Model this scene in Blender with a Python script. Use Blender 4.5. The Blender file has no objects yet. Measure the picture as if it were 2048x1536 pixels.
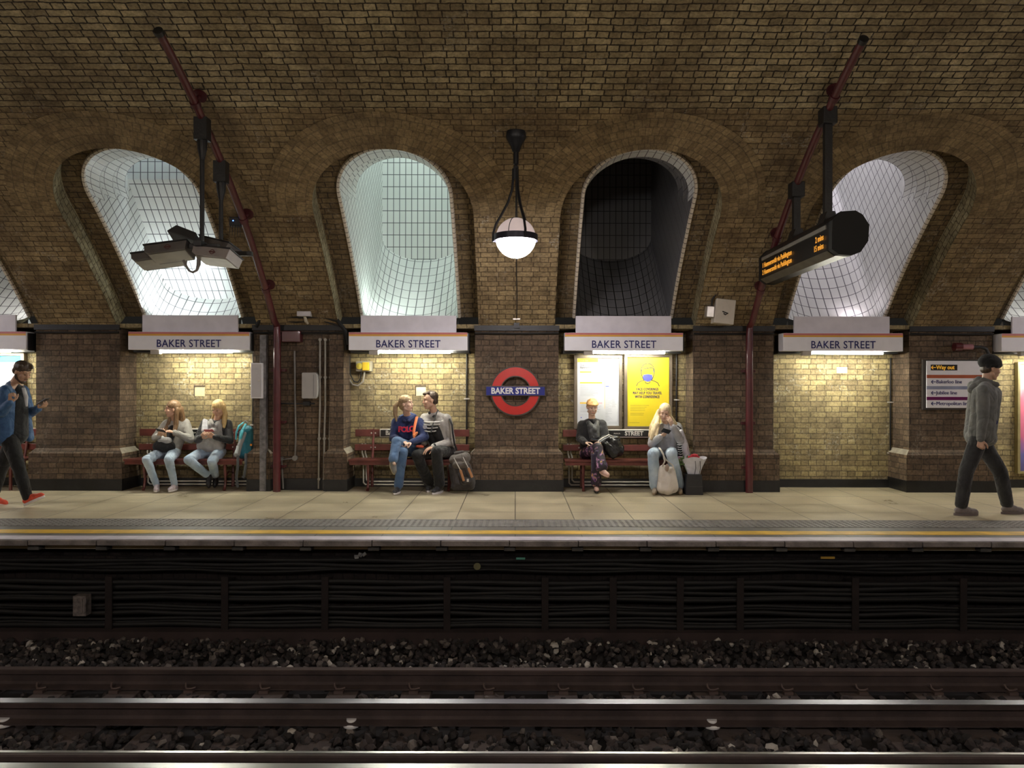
import bpy, bmesh, math, random
import numpy as np
from mathutils import Vector, Matrix, Quaternion, noise

# ------------------------------------------------------------------ camera, world, exposure
random.seed(7)
SC = bpy.context.scene
COL = SC.collection
F = 1500.0            # focal length in pixels of the 2048 px wide frame
EYE = 1.53            # eye height above the platforms
VPX, VPY = 1031.0, 768.0
cam_d = bpy.data.cameras.new('camera')
cam_d.sensor_width = 36.0
cam_d.lens = F / 2048 * 36
cam_d.shift_x = -(VPX - 1024) / 2048
cam_d.clip_start = 0.05
cam = bpy.data.objects.new('camera', cam_d)
cam.location = (0, 0, EYE)
cam.rotation_euler = (math.radians(90), math.radians(-0.12), 0)
COL.objects.link(cam)
SC.camera = cam

SC.view_settings.view_transform = 'Standard'
SC.view_settings.look = 'None'
SC.view_settings.gamma = 1
SC.view_settings.exposure = 0.0
SC.view_settings.use_curve_mapping = False
SC.cycles.max_bounces = 10
SC.cycles.diffuse_bounces = 6
SC.cycles.glossy_bounces = 4
SC.cycles.sample_clamp_indirect = 6.0
SC.cycles.use_denoising = True
SC.cycles.caustics_reflective = False
SC.cycles.caustics_refractive = False

world = bpy.data.worlds.new('world')
SC.world = world
world.use_nodes = True
world.node_tree.nodes['Background'].inputs[0].default_value = (0.9, 0.85, 0.75, 1)
world.node_tree.nodes['Background'].inputs[1].default_value = 0.012

GLOBE_E = 90.0        # emission of the globe lamps' lower half
TUBE_E = 210.0         # emission of the tubes below the signs
NEAR_GLOBE_E = 165.0  # unseen near lamps; their upper glow is added to light the vault
SHAFT_W = {0: 5, 1: 6, 2: 14, 3: 8, 4: 0.0, 5: 2.0, 6: 5, 7: 5}   # floodlight watts per light shaft
SKY_E = {2: 18., 3: 2.6, 5: 2.6}                          # daylight at the head of a shaft


def at(px, py, D):
    """pixel of the frame at depth D -> point in the place"""
    return Vector(((px - VPX) * D / F, D, EYE - (py - VPY) * D / F))


# ------------------------------------------------------------------ materials
def nd(nt, t, **kw):
    n = nt.nodes.new(t)
    for k, v in kw.items():
        setattr(n, k, v)
    return n


def new_mat(name):
    m = bpy.data.materials.new(name)
    m.use_nodes = True
    return m, m.node_tree, m.node_tree.nodes['Principled BSDF']


def ramp(nt, src, p0, c0, p1, c1):
    r = nd(nt, 'ShaderNodeValToRGB')
    e = r.color_ramp.elements
    e[0].position, e[1].position = p0, p1
    e[0].color = (*c0, 1) if len(c0) == 3 else c0
    e[1].color = (*c1, 1) if len(c1) == 3 else c1
    nt.links.new(src, r.inputs[0])
    return r.outputs[0]


def mixc(nt, fac, a, b, mode='MIX'):
    m = nd(nt, 'ShaderNodeMix', data_type='RGBA', blend_type=mode)
    m.clamp_factor = True
    for i, v in ((0, fac), (6, a), (7, b)):
        if hasattr(v, 'links') or isinstance(v, bpy.types.NodeSocket):
            nt.links.new(v, m.inputs[i])
        elif i == 0:
            m.inputs[0].default_value = v
        else:
            m.inputs[i].default_value = (*v, 1)
    return m.outputs[2]


def noise_n(nt, vec, scale, detail=4, rough=.55, dist=0):
    n = nd(nt, 'ShaderNodeTexNoise')
    n.inputs['Scale'].default_value = scale
    n.inputs['Detail'].default_value = detail
    n.inputs['Roughness'].default_value = rough
    n.inputs['Distortion'].default_value = dist
    nt.links.new(vec, n.inputs['Vector'])
    return n


def M(name, col, rough=.6, metal=0., var=.12, vs=6., bump=0., bs=40., emit=0., ecol=None, stretch=None, coat=0., col2=None):
    m, nt, b = new_mat(name)
    tc = nd(nt, 'ShaderNodeTexCoord')
    vec = tc.outputs['Object']
    if stretch:
        mp = nd(nt, 'ShaderNodeMapping')
        mp.inputs['Scale'].default_value = stretch
        nt.links.new(vec, mp.inputs[0])
        vec = mp.outputs[0]
    n = noise_n(nt, vec, vs)
    lo = tuple(c * (1 - var) for c in col)
    hi = tuple(min(1, c * (1 + var)) for c in col)
    if col2:
        lo, hi = col, col2
    c = ramp(nt, n.outputs[0], .35, lo, .65, hi)
    nt.links.new(c, b.inputs['Base Color'])
    b.inputs['Roughness'].default_value = rough
    b.inputs['Metallic'].default_value = metal
    if coat:
        b.inputs['Coat Weight'].default_value = coat
    if bump:
        n2 = noise_n(nt, vec, bs)
        bp = nd(nt, 'ShaderNodeBump')
        bp.inputs['Strength'].default_value = bump
        bp.inputs['Distance'].default_value = .01
        nt.links.new(n2.outputs[0], bp.inputs['Height'])
        nt.links.new(bp.outputs[0], b.inputs['Normal'])
    if emit:
        b.inputs['Emission Color'].default_value = (*(ecol or col), 1)
        b.inputs['Emission Strength'].default_value = emit
    return m


def brick_mat(name, c1, c2, mortar, bw=.232, bh=.08, ms=.0065, offset=.25, squash=.5, freq=2, rough=.85,
              stain=(.06, .04, .02), stain_amt=.5, pale=None, pale_amt=0., bump=1., distort=.012, soot=None):
    m, nt, b = new_mat(name)
    uv = nd(nt, 'ShaderNodeUVMap').outputs[0]
    # wobble of the courses
    nz = noise_n(nt, uv, 3.3, 3)
    sub = nd(nt, 'ShaderNodeVectorMath', operation='SUBTRACT')
    nt.links.new(nz.outputs[1], sub.inputs[0])
    sub.inputs[1].default_value = (.5, .5, .5)
    nz2 = noise_n(nt, uv, 22, 2)
    sub2 = nd(nt, 'ShaderNodeVectorMath', operation='SUBTRACT')
    nt.links.new(nz2.outputs[1], sub2.inputs[0])
    sub2.inputs[1].default_value = (.5, .5, .5)
    sc1 = nd(nt, 'ShaderNodeVectorMath', operation='SCALE')
    sc1.inputs['Scale'].default_value = distort * 3
    nt.links.new(sub.outputs[0], sc1.inputs[0])
    sc2 = nd(nt, 'ShaderNodeVectorMath', operation='SCALE')
    sc2.inputs['Scale'].default_value = distort * 1.3
    nt.links.new(sub2.outputs[0], sc2.inputs[0])
    ad = nd(nt, 'ShaderNodeVectorMath', operation='ADD')
    nt.links.new(sc1.outputs[0], ad.inputs[0])
    nt.links.new(sc2.outputs[0], ad.inputs[1])
    ad2 = nd(nt, 'ShaderNodeVectorMath', operation='ADD')
    nt.links.new(uv, ad2.inputs[0])
    nt.links.new(ad.outputs[0], ad2.inputs[1])
    br = nd(nt, 'ShaderNodeTexBrick', offset=offset, offset_frequency=2, squash=squash, squash_frequency=freq)
    nt.links.new(ad2.outputs[0], br.inputs['Vector'])
    br.inputs['Scale'].default_value = 1
    br.inputs['Brick Width'].default_value = bw
    br.inputs['Row Height'].default_value = bh
    br.inputs['Mortar Size'].default_value = ms
    br.inputs['Mortar Smooth'].default_value = .25
    br.inputs['Bias'].default_value = 0.0
    br.inputs['Color1'].default_value = (*c1, 1)
    br.inputs['Color2'].default_value = (*c2, 1)
    br.inputs['Mortar'].default_value = (*mortar, 1)
    # broad staining and fine soot
    n1 = noise_n(nt, uv, .9, 5, .6, .4)
    f1 = ramp(nt, n1.outputs[0], .42, (0, 0, 0), .68, (stain_amt,) * 3)
    c = mixc(nt, f1, br.outputs[0], stain)
    n3 = noise_n(nt, uv, 28, 5, .7)
    f3 = ramp(nt, n3.outputs[0], .3, (.55,) * 3, .62, (1.14,) * 3)
    c = mixc(nt, 1.0, c, f3, 'MULTIPLY')
    n6 = noise_n(nt, uv, 5.5, 4, .65)
    f6 = ramp(nt, n6.outputs[0], .32, (.66,) * 3, .66, (1.18,) * 3)
    c = mixc(nt, 1.0, c, f6, 'MULTIPLY')
    if pale:
        n4 = noise_n(nt, uv, 2.2, 6, .75, .8)
        f4 = ramp(nt, n4.outputs[0], .55, (0, 0, 0), .63, (pale_amt,) * 3)
        n5 = noise_n(nt, uv, 30, 4, .8)
        f5 = ramp(nt, n5.outputs[0], .5, (0, 0, 0), .6, (1, 1, 1))
        ff = mixc(nt, 1.0, f4, f5, 'MULTIPLY')
        c = mixc(nt, ff, c, pale)
    nt.links.new(c, b.inputs['Base Color'])
    b.inputs['Roughness'].default_value = rough
    b.inputs['Specular IOR Level'].default_value = .35
    # relief
    inv = nd(nt, 'ShaderNodeMath', operation='SUBTRACT')
    inv.inputs[0].default_value = 1
    nt.links.new(br.outputs[1], inv.inputs[1])
    nb = noise_n(nt, uv, 45, 5, .7)
    mu = nd(nt, 'ShaderNodeMath', operation='MULTIPLY_ADD')
    nt.links.new(nb.outputs[0], mu.inputs[0])
    mu.inputs[1].default_value = .8
    nt.links.new(inv.outputs[0], mu.inputs[2])
    bp = nd(nt, 'ShaderNodeBump')
    bp.inputs['Strength'].default_value = bump
    bp.inputs['Distance'].default_value = .012
    nt.links.new(mu.outputs[0], bp.inputs['Height'])
    nt.links.new(bp.outputs[0], b.inputs['Normal'])
    return m


VAULT_BRICK = brick_mat('vault_brick', (.56, .46, .26), (.33, .26, .14), (.05, .038, .023), ms=.0075, stain=(.10, .062, .028), stain_amt=.6,
                        pale=(.5, .47, .40), pale_amt=.45, bump=1.2, distort=.012)
LOWER_VAULT = brick_mat('lower_vault_brick', (.40, .30, .155), (.25, .18, .09), (.11, .078, .042), ms=.006, stain=(.11, .07, .035), stain_amt=.7,
                        pale=(.5, .47, .40), pale_amt=.55, bump=1.1, distort=.010)
RING_BRICK = brick_mat('arch_brick', (.36, .265, .135), (.24, .17, .085), (.20, .15, .085), bw=.078, bh=.118, ms=.005, offset=.5,
                       squash=1, stain=(.09, .06, .03), bump=.8, distort=.014)
ORDER_BRICK = brick_mat('order_brick', (.22, .16, .08), (.15, .105, .052), (.06, .043, .026), stain=(.07, .05, .03), bump=.9,
                        pale=(.5, .48, .42), pale_amt=.3)
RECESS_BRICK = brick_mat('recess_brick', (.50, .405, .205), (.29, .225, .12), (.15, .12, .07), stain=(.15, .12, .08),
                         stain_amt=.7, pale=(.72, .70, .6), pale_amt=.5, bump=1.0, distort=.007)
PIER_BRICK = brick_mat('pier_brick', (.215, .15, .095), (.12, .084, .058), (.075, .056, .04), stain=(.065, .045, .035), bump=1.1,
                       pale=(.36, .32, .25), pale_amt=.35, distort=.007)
REVEAL_STONE = brick_mat('reveal_brick', (.50, .45, .28), (.36, .31, .17), (.16, .13, .07), bw=.2, bump=1.5, distort=.02)


def tile_mat(name, col, bw, bh, grout=(.09, .09, .1)):
    m, nt, b = new_mat(name)
    uv = nd(nt, 'ShaderNodeUVMap').outputs[0]
    br = nd(nt, 'ShaderNodeTexBrick', offset=0, offset_frequency=2, squash=1)
    nt.links.new(uv, br.inputs['Vector'])
    br.inputs['Scale'].default_value = 1
    br.inputs['Brick Width'].default_value = bw
    br.inputs['Row Height'].default_value = bh
    br.inputs['Mortar Size'].default_value = .006
    br.inputs['Mortar Smooth'].default_value = .1
    br.inputs['Color1'].default_value = (*col, 1)
    br.inputs['Color2'].default_value = (*[c * .93 for c in col], 1)
    br.inputs['Mortar'].default_value = (*grout, 1)
    nt.links.new(br.outputs[0], b.inputs['Base Color'])
    b.inputs['Roughness'].default_value = .28
    return m


TILE = tile_mat('white_glazed_tile', (.74, .76, .74), .1, .2)
TILE_SIDE = tile_mat('white_glazed_tile_side', (.74, .76, .74), .2, .1)
TILE_DARK = tile_mat('unlit_shaft_tile', (.20, .20, .205), .1, .2, (.02, .02, .02))  # white tile coloured dark to stand in for the unlit shaft
TILE_EDGE = tile_mat('cream_edge_tile', (.62, .55, .45), .3, .078, (.12, .1, .08))

BLACK = M('black_paint', (.009, .009, .01), .45, var=.3, vs=9, bump=.3)
IRON = M('dark_iron', (.02, .021, .026), .4, .3)
RED_PIPE = M('dark_red_enamel', (.085, .014, .018), .35, var=.2, vs=5, coat=.3)
MAROON = M('maroon_paint', (.12, .03, .026), .35, var=.25, vs=8, coat=.2)
GREY_METAL = M('grey_metal', (.3, .3, .31), .45, .3)
LEAD = M('dull_lead_pipe', (.33, .31, .27), .5, .2, var=.2)
WHITE_ENAMEL = M('white_enamel', (.84, .83, .88), .3, var=.03)
PALE_PANEL = M('pale_lilac_panel', (.70, .67, .73), .45, var=.05)
BLUE_INK = M('dark_blue_enamel', (.012, .015, .14), .35, var=.05)
PINK_RED = M('line_pink_red', (.55, .17, .17), .4, var=.05)
ORANGE = M('line_orange', (.72, .38, .06), .4, var=.05)


# ------------------------------------------------------------------ mesh helpers
class MB:
    def __init__(s):
        s.v, s.f, s.uv, s.mi, s.cur = [], [], [], [], 0

    def quadgrid(s, fn, nu, nv, uvfn=None):
        """fn(i,j) -> point for i in 0..nu, j in 0..nv"""
        o = len(s.v)
        uvs = []
        for j in range(nv + 1):
            for i in range(nu + 1):
                p = fn(i, j)
                s.v.append(tuple(p))
                uvs.append(uvfn(i, j) if uvfn else (0, 0))
        w = nu + 1
        for j in range(nv):
            for i in range(nu):
                q = (j * w + i, j * w + i + 1, (j + 1) * w + i + 1, (j + 1) * w + i)
                s.f.append([o + a for a in q])
                s.uv.append([uvs[a] for a in q])
                s.mi.append(s.cur)
        return s

    def poly(s, pts, uv=None):
        o = len(s.v)
        s.v += [tuple(p) for p in pts]
        s.f.append(list(range(o, o + len(pts))))
        s.uv.append(uv or [(0, 0)] * len(pts))
        s.mi.append(s.cur)

    def box(s, x0, x1, y0, y1, z0, z1, mat=None):
        P = [Vector((x, y, z)) for z in (z0, z1) for y in (y0, y1) for x in (x0, x1)]
        if mat is not None:
            W = [mat @ p for p in P]
        else:
            W = P
        for idx, ax in (((0, 1, 5, 4), 'xz'), ((3, 2, 6, 7), 'xz'), ((2, 0, 4, 6), 'yz'), ((1, 3, 7, 5), 'yz'),
                        ((4, 5, 7, 6), 'xy'), ((2, 3, 1, 0), 'xy')):
            uv = []
            for a in idx:
                p = P[a]
                uv.append({'xz': (p.x, p.z), 'yz': (p.y + p.x * .0, p.z), 'xy': (p.x, p.y)}[ax])
            s.poly([W[a] for a in idx], uv)
        return s

    def tube(s, pts, r, n=10, caps=True, scale_y=1.):
        pts = [Vector(p) for p in pts]
        rr = r if isinstance(r, (list, tuple)) else [r] * len(pts)
        o = len(s.v)
        d0 = (pts[1] - pts[0]).normalized()
        up = Vector((0, 0, 1)) if abs(d0.z) < .9 else Vector((0, 1, 0))
        a = d0.cross(up).normalized()
        prev = d0
        L = 0
        us = []
        for k, p in enumerate(pts):
            if k == 0:
                d = d0
            elif k == len(pts) - 1:
                d = (pts[k] - pts[k - 1]).normalized()
            else:
                d = ((pts[k] - pts[k - 1]).normalized() + (pts[k + 1] - pts[k]).normalized()).normalized()
            q = prev.rotation_difference(d)
            a = (q @ a).normalized()
            prev = d
            b = d.cross(a).normalized()
            if k:
                L += (pts[k] - pts[k - 1]).length
            us.append(L)
            for i in range(n):
                t = 2 * math.pi * i / n
                s.v.append(tuple(p + a * (rr[k] * math.cos(t)) + b * (rr[k] * scale_y * math.sin(t))))
        for k in range(len(pts) - 1):
            for i in range(n):
                j = (i + 1) % n
                s.f.append([o + k * n + i, o + k * n + j, o + (k + 1) * n + j, o + (k + 1) * n + i])
                s.uv.append([(us[k], i * .02), (us[k], i * .02 + .02), (us[k + 1], i * .02 + .02), (us[k + 1], i * .02)])
                s.mi.append(s.cur)
        if caps:
            for k, rev in ((0, True), (len(pts) - 1, False)):
                f = [o + k * n + i for i in range(n)]
                s.f.append(f[::-1] if rev else f)
                s.uv.append([(0, 0)] * n)
                s.mi.append(s.cur)
        return s

    def lathe(s, prof, c=(0, 0, 0), n=24, mat=None):
        """prof: (r, z) pairs, axis z"""
        c = Vector(c)

        def fn(i, j):
            t = 2 * math.pi * i / n
            p = Vector((prof[j][0] * math.cos(t), prof[j][0] * math.sin(t), prof[j][1]))
            return (mat @ p if mat is not None else p) + c
        return s.quadgrid(fn, n, len(prof) - 1, lambda i, j: (i / n, j * .1))

    def prism(s, outline, y0, y1, mat=None, axis='y'):
        """outline of (x, z) extruded in y (or (y,z) extruded in x)"""
        def P(a, b, t):
            p = Vector((a, t, b)) if axis == 'y' else Vector((t, a, b))
            return mat @ p if mat is not None else p
        n = len(outline)
        s.poly([P(a, b, y0) for a, b in outline], [(a, b) for a, b in outline])
        s.poly([P(a, b, y1) for a, b in outline][::-1], [(a, b) for a, b in outline][::-1])
        L = 0
        for i in range(n):
            a, b = outline[i], outline[(i + 1) % n]
            l = math.hypot(a[0] - b[0], a[1] - b[1])
            s.poly([P(*a, y0), P(*a, y1), P(*b, y1), P(*b, y0)], [(y0, L), (y1, L), (y1, L + l), (y0, L + l)])
            L += l
        return s

    def build(s, name, mats, parent=None, smooth=False, bevel=0, merge=False, loc=None):
        me = bpy.data.meshes.new(name)
        me.from_pydata(s.v, [], s.f)
        ul = me.uv_layers.new(name='UVMap')
        flat = [c for f in s.uv for p in f for c in p]
        ul.data.foreach_set('uv', flat)
        if not isinstance(mats, (list, tuple)):
            mats = [mats]
        for m in mats:
            me.materials.append(m)
        me.polygons.foreach_set('material_index', s.mi)
        bm = bmesh.new()
        bm.from_mesh(me)
        if merge or bevel:
            bmesh.ops.remove_doubles(bm, verts=bm.verts, dist=1e-5)
        bmesh.ops.recalc_face_normals(bm, faces=bm.faces)
        if loc is not None:
            bmesh.ops.translate(bm, verts=bm.verts, vec=-Vector(loc))
        bm.to_mesh(me)
        bm.free()
        o = bpy.data.objects.new(name, me)
        COL.objects.link(o)
        if loc is not None:
            o.location = loc
        if parent is not None:
            attach(o, parent)
        if smooth:
            me.polygons.foreach_set('use_smooth', [True] * len(me.polygons))
            try:
                me.set_sharp_from_angle(angle=math.radians(38))
            except Exception:
                pass
        if bevel:
            b = o.modifiers.new('bevel', 'BEVEL')
            b.width = bevel
            b.segments = 2
            b.limit_method = 'ANGLE'
        return o


def attach(o, parent):
    """parent without moving: the parent's world matrix is its own loc/rot"""
    o.parent = parent
    o.matrix_parent_inverse = parent_world(parent).inverted()


def parent_world(p):
    m = p.matrix_basis.copy()
    if p.parent is not None:
        m = parent_world(p.parent) @ p.matrix_parent_inverse @ m
    return m


def tag(o, label=None, cat=None, group=None, kind=None):
    if label:
        o['label'] = label
    if cat:
        o['category'] = cat
    if group:
        o['group'] = group
    if kind:
        o['kind'] = kind
    return o


def thing(name, label, cat, loc=(0, 0, 0), group=None):
    o = bpy.data.objects.new(name, None)
    o.empty_display_size = .1
    o.location = loc
    COL.objects.link(o)
    return tag(o, label, cat, group)


def struct(name, mb, mats, **kw):
    return tag(mb.build(name, mats, **kw), kind='structure')


def copy_tree(o, parent=None, off=Vector((0, 0, 0))):
    c = o.copy()
    COL.objects.link(c)
    if parent is not None:
        c.parent = parent
    else:
        c.location = o.location + off
    for ch in list(o.children):
        copy_tree(ch, c)
    return c


def text_obj(body, size, mat, loc, rot=(math.pi / 2, 0, 0), parent=None, name='lettering', bold=0., align='CENTER', xs=1., extrude=.001, kind=None, spacing=1., fat=0.):
    cu = bpy.data.curves.new(name, 'FONT')
    cu.body = body
    cu.size = size
    cu.align_x = align
    cu.align_y = 'CENTER'
    cu.extrude = extrude
    cu.offset = bold
    cu.space_character = spacing
    cu.resolution_u = 3
    t = bpy.data.objects.new(name, cu)
    COL.objects.link(t)
    dg = bpy.context.evaluated_depsgraph_get()
    me = bpy.data.meshes.new_from_object(t.evaluated_get(dg))
    bpy.data.objects.remove(t)
    bpy.data.curves.remove(cu)
    if fat:          # heavier strokes: the outline laid twice, a hair apart
        v = [tuple(q.co) for q in me.vertices]
        f = [tuple(p.vertices) for p in me.polygons]
        n = len(v)
        me = bpy.data.meshes.new(name)
        me.from_pydata([(x - fat, y, z) for x, y, z in v] + [(x + fat, y + fat * .4, z + 1e-5) for x, y, z in v], [], f + [tuple(i + n for i in p) for p in f])
    me.materials.clear()
    me.materials.append(mat)
    o = bpy.data.objects.new(name, me)
    if isinstance(rot, Matrix):
        R = rot.to_4x4()
    else:
        from mathutils import Euler
        R = Euler(rot).to_matrix().to_4x4()
    me.transform(Matrix.Translation(Vector(loc)) @ R @ Matrix.Diagonal((xs, 1, 1, 1)))
    COL.objects.link(o)
    if parent is not None:
        attach(o, parent)
    return o


# ------------------------------------------------------------------ the vault, piers and recesses
YC, ZC, R = 3.75, -3.40, 9.03
SPRING = 2.33
TS = math.acos((SPRING - ZC) / R)
YW = YC + R * math.sin(TS)          # face of the piers, about 10.73
YR = YW + .47                       # back of the recesses
XE = 13.4
CENT = [-10.9, -7.8, -4.69, -1.53, 1.56, 4.66, 7.8, 10.9]
BAYS = [(-11.9, -9.95), (-8.78, -6.86), (-5.66, -3.75), (-2.46, -.58), (.615, 2.54), (3.69, 5.63), (6.82, 8.75), (9.95, 11.9)]
WO, SO = 1.0, 2.87      # outer opening: half width, height along the vault
WI, SI = .735, 2.70      # inner opening
DEP = .27               # depth of the outer brick order
WT = .685                # inside of the white edge tiles


def vp(x, s, dr=0.):
    t = TS - s / R
    return Vector((x, YC + (R + dr) * math.sin(t), ZC + (R + dr) * math.cos(t)))


def half(s, w, top):
    s0 = top - w * 1.0
    if s <= s0:
        return w
    q = max(0, 1 - ((s - s0) / (top - s0)) ** 2)
    return w * math.sqrt(q)


def srows(w, top):
    s0 = top - w
    a = [s0 * i / 10 for i in range(10)]
    b = [s0 + (top - s0) * math.sin(math.pi / 2 * i / 22) for i in range(23)]
    return a + b


mb = MB()
rows = srows(WO, SO)
mids = [-XE] + [(CENT[i] + CENT[i + 1]) / 2 for i in range(len(CENT) - 1)] + [XE]
NC = 6
for k, c in enumerate(CENT):
    for side in (-1, 1):
        xa = mids[k] if side < 0 else mids[k + 1]

        def fn(i, j, xa=xa, side=side, c=c):
            s = rows[j]
            xb = c + side * half(s, WO, SO)
            return vp(xa + (xb - xa) * i / NC, s)

        def uf(i, j, xa=xa, side=side, c=c):
            s = rows[j]
            xb = c + side * half(s, WO, SO)
            return (xa + (xb - xa) * i / NC, s)
        mb.quadgrid(fn, NC, len(rows) - 1, uf)
STOT = 2 * TS * R
NT = 70
SB = 3.42      # above this line the vault is rough and sooty-jointed, below it smoother and browner
mb.quadgrid(lambda i, j: vp(-XE + 2 * XE * i / 40, SO + (SB - SO) * j / 4), 40, 4,
            lambda i, j: (-XE + 2 * XE * i / 40, SO + (SB - SO) * j / 4))
mb.cur = 1
mb.quadgrid(lambda i, j: vp(-XE + 2 * XE * i / 40, SB + (STOT - SB) * j / NT), 40, NT,
            lambda i, j: (-XE + 2 * XE * i / 40, SB + (STOT - SB) * j / NT))
struct('ceiling', mb, [LOWER_VAULT, VAULT_BRICK], smooth=True)

# back wall: recess backs, piers, plinths
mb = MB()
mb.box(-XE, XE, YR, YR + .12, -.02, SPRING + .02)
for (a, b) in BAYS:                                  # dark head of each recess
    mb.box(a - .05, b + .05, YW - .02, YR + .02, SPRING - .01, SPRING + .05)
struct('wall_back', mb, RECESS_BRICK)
PIERS = []
prev = -XE
for (a, b) in BAYS:
    PIERS.append((prev, a))
    prev = b
PIERS.append((prev, XE))
mb = MB()
mp = MB()
mbase = MB()
segs = []
for (a, b) in PIERS:
    if -3.9 < a < -3.6:
        mb.box(a, a + .2, YW, YR + .01, 0, SPRING)
        mb.box(b - .2, b, YW, YR + .01, 0, SPRING)
        mb.box(a + .2, b - .2, YW + .06, YR + .01, 0, SPRING)
        segs += [(a, a + .2), (b - .2, b)]
        mbase.box(a + .2, b - .2, YW + .045, YR, 0, .165)
    else:
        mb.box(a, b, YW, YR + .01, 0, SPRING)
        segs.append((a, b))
for (a, b) in segs:
    pa, pb = a - .065, b + .065
    z1, z2 = .53, .60
    y0 = YW - .065
    mp.box(pa, pb, y0, YR + .005, 0, z1)
    # sloping top of the plinth, its end slopes coloured pale as tube-lit
    mp.cur = 1
    mp.cur = 0
    mp.poly([(pa, y0, z1), (pb, y0, z1), (b, YW, z2), (a, YW, z2)], [(pa, z1), (pb, z1), (b, z2), (a, z2)])
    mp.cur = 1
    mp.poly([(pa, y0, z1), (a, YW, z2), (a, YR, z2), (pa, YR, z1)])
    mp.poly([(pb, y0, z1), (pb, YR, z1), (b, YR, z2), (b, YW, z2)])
    mp.cur = 0
    mbase.box(pa - .006, pb + .006, y0 - .006, YR, 0, .165)
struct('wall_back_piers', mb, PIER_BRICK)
LIT_CAP = M('tube_lit_cap', (.33, .30, .24), .8, var=.25, vs=7, bump=.5)  # pale to imitate the tubes' light on the end slopes
struct('wall_back_plinths', mp, [PIER_BRICK, LIT_CAP])
for (a, b) in BAYS:
    mbase.box(a + .06, b - .06, YR - .03, YR, 0, .12)
struct('baseboard_back', mbase, BLACK)

# string of dark bricks and cables at the springing of the vault
mb = MB()
for (a, b) in PIERS:
    mb.box(a - .01, b + .01, YW - .035, YW + .02, SPRING - .04, SPRING + .035)
    mb.tube([(a, YW - .03, SPRING - .075), ((a + b) / 2, YW - .03, SPRING - .08), (b, YW - .03, SPRING - .072)], .014, 8)
struct('trim_1', mb, BLACK)

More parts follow.
